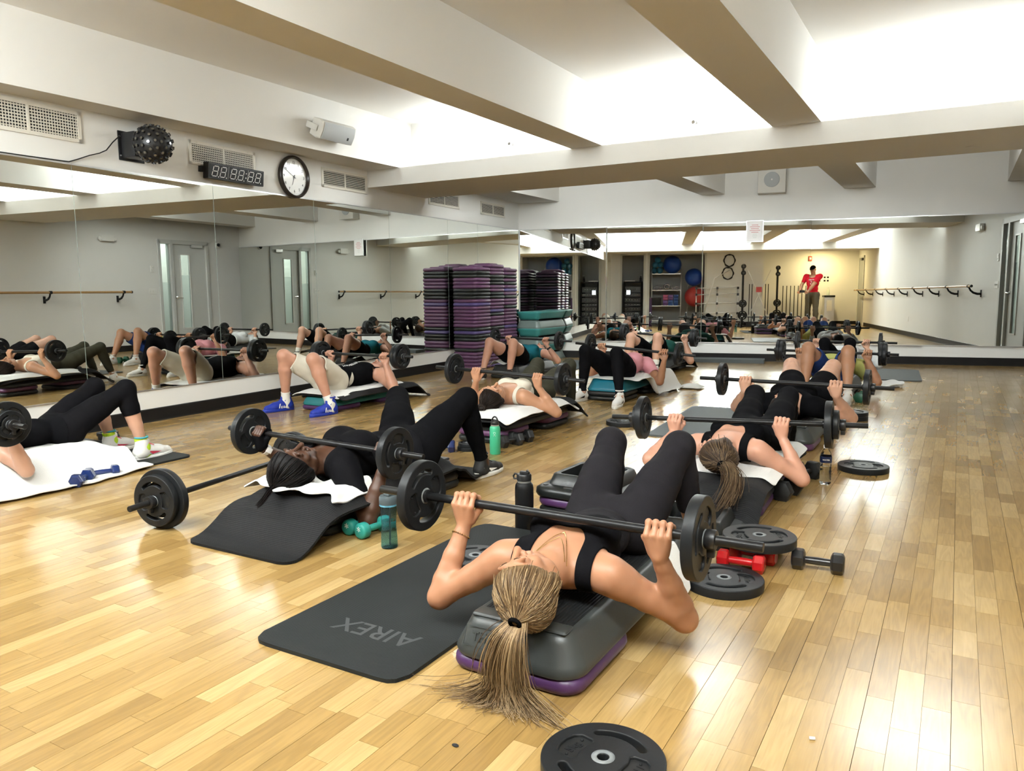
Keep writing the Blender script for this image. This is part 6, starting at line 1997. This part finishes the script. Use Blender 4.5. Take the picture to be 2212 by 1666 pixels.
# ---------------------------------------------------------------- on the back wall
t = thing('wall_speaker', 'square white speaker box with a round grille on the back wall', 'speaker')
MB().rbox((-.19, -.185, 0), (.19, .185, .17), .008).build('cabinet', SPK, t, smooth=40)
MB().lathe([(.108, .17), (.108, .174), (.104, .178), (.0001, .184)], 36).build('round_grille', GRL, t, smooth=40)
MB().lathe([(.012, .182), (.012, .187), (.0001, .187)], 12).build('center_badge', WHITE, t)
on_back(t, -2.45, 2.635)
t = thing('notice', 'framed paper notice with printed lines stuck on the back mirror', 'notice')
MB().rbox((-.122, -.158, 0), (.122, .158, .012), .003).build('frame', ALU, t)
MB().box((-.112, -.148, .012), (.112, .148, .0125)).build('paper', mat('paper', (.70, .69, .68), .8), t)
PNK = mat('print_pink', (.55, .25, .25), .8)
for i, (wd, m_) in enumerate(((.09, PNK), (.14, PNK), (.11, PNK), (.15, PNK), (.10, PNK), (.06, GREYW), (.07, GREYW), (.05, GREYW))):
    MB().box((-wd / 2, .085 - i * .026, .0125), (wd / 2, .094 - i * .026, .0129)).build('printed_line', m_, t)
on_back(t, -2.66, 1.918, .062)
# sprinklers on the recess end wall
for x, lab in ((-4.25, 'chrome sprinkler head on the bright end wall of the left ceiling bay'), (-2.25, 'chrome sprinkler head on the bright end wall of the middle ceiling bay')):
    t = thing('sprinkler', lab, 'sprinkler')
    MB().lathe([(.030, 0), (.030, .004), (.022, .010), (.012, .012)], 18).build('escutcheon', CHROME, t, smooth=40)
    MB().lathe([(.010, .010), (.010, .04), (.018, .045), (.018, .048), (.0001, .048)], 14).build('nozzle', CHROME, t, smooth=40)
    frame(t, (x, 7.385, 2.64), (1, 0, 0))
for x, y, lab in ((.03, 7.98, 'right'), (-4.57, 8.2, 'left')):
    o = MB().lathe([(.055, 0), (.055, -.003), (.048, -.004), (.0001, -.004)], 24).build('cover_plate', BEAMP, None, smooth=40)
    o.location = (x, y, ZX + .001); tag(o, 'flush round cover under the cross beam, %s one' % lab, 'cover')
# ---------------------------------------------------------------- right wall (seen in the mirrors)
OAKB = mat('barre_wood', (0.40, 0.24, 0.10), 0.35, var=.15, vscale=30, stretch=(1, 1, 1))
t = thing('ballet_barre', 'long wooden ballet barre on black brackets along the right wall', 'barre')
mb = MB(); p0 = Vector((RX(-2.6), -2.6, 1.115)) + NR * .20; p1 = Vector((RX(9.75), 9.75, 1.115)) + NR * .20
mb.tube([p0, p1], .021, 14); mb.build('rail', OAKB, t, smooth=40)
MB().tube([p0 - DR * .02, p0], .024, 12).tube([p1, p1 + DR * .02], .024, 12).build('end_cap', BLACK, t, smooth=40)
for y in (9.6, 8.25, 6.9, 5.5, 4.0, 2.5, 1.0, -.5, -2.0):
    w = Vector((RX(y), y, 0)); mb = MB()
    pts = [w + NR * a + Vector((0, 0, b)) for a, b in ((.012, .985), (.06, .985), (.12, 1.005), (.165, 1.045), (.19, 1.095))]
    mb.tube(pts, [.020, .020, .018, .015, .014], 8)
    q = [w + NR * a + Vector((0, 0, b)) for a, b in ((0, .93), (.012, .93), (.012, 1.05), (0, 1.05))]
    mb.loft([[v - DR * .02 for v in q], [v + DR * .02 for v in q]])
    c_ = w + NR * .20 + Vector((0, 0, 1.115)); mb.tube([c_ - DR * .022, c_ + DR * .022], .027, 12)
    mb.build('bracket', BLACKM, t, smooth=40)
def wall_box(name, label, cat, y, z, w, h, d, m, extra=None):
    t = thing(name, label, cat); MB().rbox((-w / 2, -h / 2, 0), (w / 2, h / 2, d), min(.004, d / 3)).build('plate', m, t)
    if extra: extra(t)
    right_frame(t, y, z); return t
def sw3(t):
    for i in (-1, 0, 1): MB().rbox((i * .046 - .006, -.012, .006), (i * .046 + .006, .012, .016), .002).build('toggle', WHITE, t)
wall_box('light_switch', 'triple light switch plate by the glazed door', 'light switch', 10.35, 1.13, .165, .115, .007, WHITE, sw3)
wall_box('thermostat', 'small white control plate above the light switch by the glazed door', 'thermostat', 10.36, 1.56, .075, .12, .012, WHITE, lambda t: MB().lathe([(.012, .012), (.012, .016), (.0001, .016)], 14, (.012, -.025, 0)).lathe([(.012, .012), (.012, .014), (.0001, .014)], 14, (-.012, .025, 0)).build('dial', GREYW, t))
def em(t):
    for i in (-1, 1): MB().lathe([(.03, 0), (.035, .03), (.03, .035), (.0001, .035)], 14, (i * .15, -.01, .03), 'z').build('lamp_head', WHITE, t, smooth=40)
wall_box('emergency_light', 'white twin-head emergency light high on the right wall', 'emergency light', 9.45, 2.10, .24, .12, .075, WHITE, em)
for y, z, lab in ((11.95, 2.09, 'white dome camera high beside the door frame'),):
    t = thing('camera_dome', lab, 'camera'); MB().lathe([(.05, 0), (.05, .02), (.045, .03)], 20).build('mount', WHITE, t, smooth=40); MB().ball((0, 0, .04), .035, 14, 10).build('dome', BLACK, t, smooth='all'); right_frame(t, y, z)
wall_box('wall_outlet', 'white socket plate low on the right wall', 'outlet', 4.2, .40, .075, .115, .006, WHITE)
# leaning folded floor sign and small litter near the right wall
# ---------------------------------------------------------------- rear of the room, seen only in the back mirror
def box_thing(name, label, cat, loc, rz=0, group=None): return thing(name, label, cat, loc, rz, group)
t = box_thing('equipment_rack', 'black audio rack with stacked players in the narrow closet', 'audio rack', (-4.90, -1.95, 0))
mb = MB()
for x in (-.30, .26):
    for y in (-.25, .25): mb.box((x, y - .02, 0), (x + .04, y + .02, 1.42))
mb.box((-.30, -.27, 1.40), (.30, .27, 1.44)).box((-.30, -.27, .02), (.30, .27, .06)).box((-.30, -.27, 0), (-.28, .27, 1.42)).box((.28, -.27, 0), (.30, .27, 1.42))
mb.build('cabinet', BLACKM, t)
rs = random.Random(9)
z = .10
for i, h in enumerate((.20, .16, .14, .10, .18, .12, .20)):
    MB().rbox((-.25, -.22, z), (.25, .26, z + h - .015), .004).build('player', BLACK, t)
    k = MB()
    for j in range(5): k.lathe([(.010, .26), (.010, .272), (.0001, .272)], 10, (-.20 + j * .09 + rs.uniform(-.01, .01), 0, z + h / 2), 'y')
    k.build('knob_row', GREYW, t)['kind'] = 'stuff'; z += h + .015
SCR = mat('screen_glow', (0.55, 0.62, 0.72), 0.4, emit=1.2)
MB().box((-.20, .262, 1.02), (-.08, .266, 1.16)).build('display', SCR, t)
t = thing('binder', 'white folder lying on top of the audio rack', 'folder', (-4.98, -1.92, 1.44)); MB().rbox((-.18, -.13, 0), (.14, .13, .035), .006).build('cover', WHITE, t)
t = thing('spray_bottle', 'small dark bottle standing on the audio rack', 'bottle', (-4.66, -1.92, 1.44)); MB().lathe([(.0001, 0), (.035, 0), (.035, .11), (.014, .14), (.014, .18), (.0001, .18)], 14).build('body', BLACK, t, smooth=40); MB().rbox((-.02, -.012, .18), (.045, .012, .21), .004).build('trigger', GREYW, t)
t = box_thing('storage_shelf', 'tall wire shelving unit in the wide closet', 'shelf', (-3.84, -1.95, 0))
for sx in (-.46, .46):
    for sy in (-.24, .24): MB().tube([(sx, sy, 0), (sx, sy, 1.90)], .013, 8).build('post', ALU, t, smooth='all')
for z in (.18, .66, 1.16, 1.68):
    mb = MB().box((-.46, .23, z - .02), (.46, .245, z)).box((-.46, -.245, z - .02), (.46, -.23, z)).box((-.46, -.24, z - .006), (.46, .24, z))
    mb.build('shelf', ALU, t)
BALLB = mat('ball_blue', (0.010, 0.050, 0.27), 0.35, spec=.5); BALLT = mat('ball_teal', (0.012, 0.10, 0.18), 0.35); BALLR = mat('ball_red', (0.45, 0.05, 0.05), 0.4)
def gym_ball(x, y, z, r, m, label):
    o = MB().ball((0, 0, 0), r, 28, 18).build('exercise_ball', m, None, smooth='all'); o.location = (x, y, z + r); tag(o, label, 'exercise ball')
    k = MB()
    for i in range(5):
        a = R(-40 + i * 20); k.lathe([(r * math.cos(a) * 1.002 - .002, r * math.sin(a) - .003), (r * math.cos(a) * 1.002 + .003, r * math.sin(a)), (r * math.cos(a) * 1.002 - .002, r * math.sin(a) + .003)], 28, cap=False)
    k.build('grip_rings', m, o, smooth='all')
gym_ball(-3.66, -1.90, 1.68, .29, BALLB, 'large blue exercise ball on the top shelf of the closet')
for i, (x, z, lab) in enumerate(((-4.24, 1.68, 'lowest left'), (-4.05, 1.68, 'lowest right'), (-4.20, 1.86, 'upper left'), (-4.03, 1.87, 'upper right'), (-4.12, 2.02, 'topmost'))):
    gym_ball(x, -1.82, z, .10, BALLT, 'small teal ball in the heap on the top shelf, %s' % lab)
gym_ball(-2.98, -1.84, 1.28, .28, BALLB, 'blue exercise ball hanging in the right half of the closet')
gym_ball(-2.94, -1.80, .62, .32, BALLR, 'red exercise ball below the blue one in the closet')
t = thing('ball_bracket', 'grey wall bracket that carries the two big closet balls', 'bracket', (-2.96, -2.2, 0)); MB().tube([(-.2, 0, 0), (-.2, 0, 1.30), (-.2, .62, 1.30)], .012, 8).tube([(.2, 0, 0), (.2, 0, 1.30), (.2, .62, 1.30)], .012, 8).build('rail', ALU, t); MB().tube([(-.2, 0, .62), (-.2, .7, .62)], .012, 8).tube([(.2, 0, .62), (.2, .7, .62)], .012, 8).build('rail', ALU, t)
MATP = mat('mat_violet', (0.075, 0.055, 0.115), .6)
for i, (x, r, z) in enumerate(((-4.16, .065, 1.16), (-4.02, .055, 1.16), (-3.82, .105, 1.16), (-3.62, .055, 1.16), (-3.50, .065, 1.16))):
    o = thing('rolled_mat', 'violet rolled mat on the middle shelf, %s from the left' % ordinal(i + 1), 'exercise mat', (x, -1.9, z + r))
    mb = MB().lathe([(r, -.22), (r, .24), (r * .5, .24), (r * .5, -.22)], 18, axis='y', cap=False); mb.build('roll', MATP, o, smooth=40)
    MB().lathe([(r * .80, .2405), (r * .74, .242), (r * .66, .2405)], 18, axis='y', cap=False).build('coil_edge', GREYW, o)
cols = [mat('block_pink', (.36, .08, .17), .7), mat('block_purple', (.12, .06, .20), .7), mat('block_blue', (.02, .06, .22), .7)]
for r_ in range(4):
    for c_ in range(3):
        o = MB().rbox((-.075, -.11, 0), (.075, .11, .085), .008).build('foam_block', cols[(c_ + (1 if c_ < 2 and r_ < 2 else 0)) % 3 if c_ < 2 else 2], None, smooth=40)
        o.location = (-3.86 + c_ * .165, -1.84, .66 + r_ * .087); tag(o, 'foam yoga block in the %s column, %s from the shelf up' % (('left', 'middle', 'right')[c_], ordinal(r_ + 1)), 'yoga block', 'foam blocks on the low shelf')
t = thing('storage_bin', 'dark bin on the low shelf left of the foam blocks', 'bin', (-4.16, -1.86, .66)); MB().rbox((-.17, -.16, 0), (.17, .16, .24), .012).build('tub', BLACKM, t); MB().rbox((-.18, -.17, .23), (.18, .17, .26), .006).build('rim', BLACK, t)
t = thing('foam_roller', 'purple foam roller standing beside the shelf', 'foam roller', (-4.34, -1.62, 0)); MB().lathe([(.055, 0), (.06, .005), (.06, .91), (.055, .915), (.0001, .915)], 20).build('roll', P_PURP, t, smooth=40)
# weight trees and racks along the rear wall
def weight_tree(x, y, label, lean=0):
    t = thing('weight_tree', label, 'weight rack', (x, y, 0))
    MB().box((-.03, -.03, 0), (.03, .03, 1.85)).build('mast', STEEL, t); MB().box((-.30, -.03, 0), (.30, .03, .05)).box((-.03, -.30, 0), (.03, .30, .05)).build('foot', STEEL, t)
    i = 0
    for z, kd in ((1.86, 'small'), (1.66, 'small'), (.72, 'mid'), (.36, 'big')):
        MB().tube([(0, .03, z), (0, .16, z)], .012, 8).build('peg', STEEL, t)
        for k in range(2):
            p = add_plate(kd, t); p.location = (0, .07 + .04 * k, z); p.rotation_euler = (R(90), 0, 0); i += 1
    return t
weight_tree(-1.53, -1.22, 'black weight tree with plates beside the tubular rack')
weight_tree(-.28, -2.9, 'black weight tree with plates by the alcove bars')
t = thing('tube_rack', 'grey tubular storage rack against the rear wall', 'rack', (-2.30, -1.20, 0))
mb = MB()
for x in (-.62, 0, .62): MB().tube([(x, 0, 0), (x, 0, 1.22)], .018, 8).build('post', ALU, t, smooth='all')
for z in (.42, .72, 1.0, 1.2):
    MB().tube([(-.66, .05, z), (.66, .05 + .0, z + .03)], .017, 8).build('rail', ALU, t, smooth='all')
    k = MB()
    for x in (-.62, 0, .62): k.rbox((x - .03, .0, z - .03), (x + .03, .09, z + .04), .006)
    k.build('clamp', BLACK, t)
MB().tube([(-.5, .1, .02), (-.1, .12, 1.5), (.35, .1, 1.75)], .014, 8).build('leaning_strut', ALU, t, smooth='all')
for i, (x, z) in enumerate(((-1.93, 2.06), (-1.97, 1.66))):
    o = MB().tube([(.17 * math.cos(a) + .012 * math.cos(7 * a), .02 + .01 * math.sin(5 * a), .19 * math.sin(a)) for a in np.linspace(0, 2 * math.pi, 33)], .014, 7).tube([(.155 * math.cos(a), .045, .175 * math.sin(a) + .008 * math.cos(6 * a)) for a in np.linspace(0, 2 * math.pi, 33)], .012, 7).build('cable_coil', BLACK, None, smooth='all')
    o.location = (x, YR, z); tag(o, 'black coiled cable hung on the rear wall, %s one' % ('upper', 'lower')[i], 'cable')
t = thing('bar_rack', 'rack of upright black bars at the rear wall with a red tag', 'rack', (-1.05, -1.25, 0))
MB().rbox((-.34, -.12, 0), (.34, .12, .16), .01).build('base', BLACKM, t)
for i, x in enumerate((-.28, -.2, .2, .28)): MB().tube([(x, 0, .1), (x, 0, 1.32)], .013, 8).build('bar', STEEL, t, smooth='all')
MB().tube([(-.30, .02, .3), (.34, .02, 1.75)], .011, 8).tube([(.30, .02, .3), (-.34, .02, 1.75)], .011, 8).build('cross_strut', ALU, t)
MB().rbox((-.085, .03, 1.07), (.085, .045, 1.23), .004).build('tag', BALLR, t)
t = thing('bar_rack', 'rack of upright black bars in the lit alcove behind the man', 'rack', (.30, -3.15, 0))
MB().rbox((-.42, -.12, 0), (.42, .12, .16), .01).build('base', BLACKM, t)
for i in range(7): MB().tube([(-.36 + .12 * i, 0, .1), (-.36 + .12 * i, 0, 1.28)], .014, 8).build('bar', STEEL, t, smooth='all')
t = thing('waste_bin', 'steel pedestal bin in the lit alcove', 'bin', (1.36, -3.05, 0)); MB().rbox((-.16, -.16, 0), (.16, .16, .90), .01).build('body', ALU, t); MB().rbox((-.17, -.17, .90), (.17, .17, .96), .008).build('lid', BLACK, t); MB().rbox((-.08, .16, .45), (.08, .167, .80), .003).build('panel', WHITE, t)
t = thing('soap_bottle', 'pale spray bottle standing on the alcove bin', 'bottle', (1.34, -3.05, .96)); MB().lathe([(.0001, 0), (.045, 0), (.045, .16), (.018, .20), (.018, .25), (.0001, .25)], 14).build('body', mat('pale_bottle', (.55, .60, .52), .3), t, smooth=40); MB().rbox((-.02, -.014, .25), (.05, .014, .28), .004).build('trigger', WHITE, t)
def on_alcove(o, x, z): return frame(o, (x, YA, z), (-1, 0, 0))
t = thing('strobe_alarm', 'red and white fire strobe high on the alcove wall', 'alarm'); MB().rbox((-.055, -.08, 0), (.055, .08, .04), .006).build('base', mat('alarm_red', (.40, .05, .02), .4), t); MB().rbox((-.03, -.035, .04), (.03, .035, .06), .006).build('lens', WHITE, t); on_alcove(t, .80, 2.17)
t = thing('notice', 'pair of printed notices on the alcove wall', 'notice'); MB().box((-.24, -.12, 0), (-.01, .12, .004)).build('sheet', WHITE, t); MB().box((.01, -.12, 0), (.24, .12, .004)).build('sheet', WHITE, t)
k = MB()
for x in (-.18, -.08, .08, .18):
    for y in (-.06, .05): k.box((x - .03, y - .03, .004), (x + .03, y + .03, .005))
k.build('printed_blocks', BLACKM, t)['kind'] = 'stuff'; on_alcove(t, 1.20, 1.50)
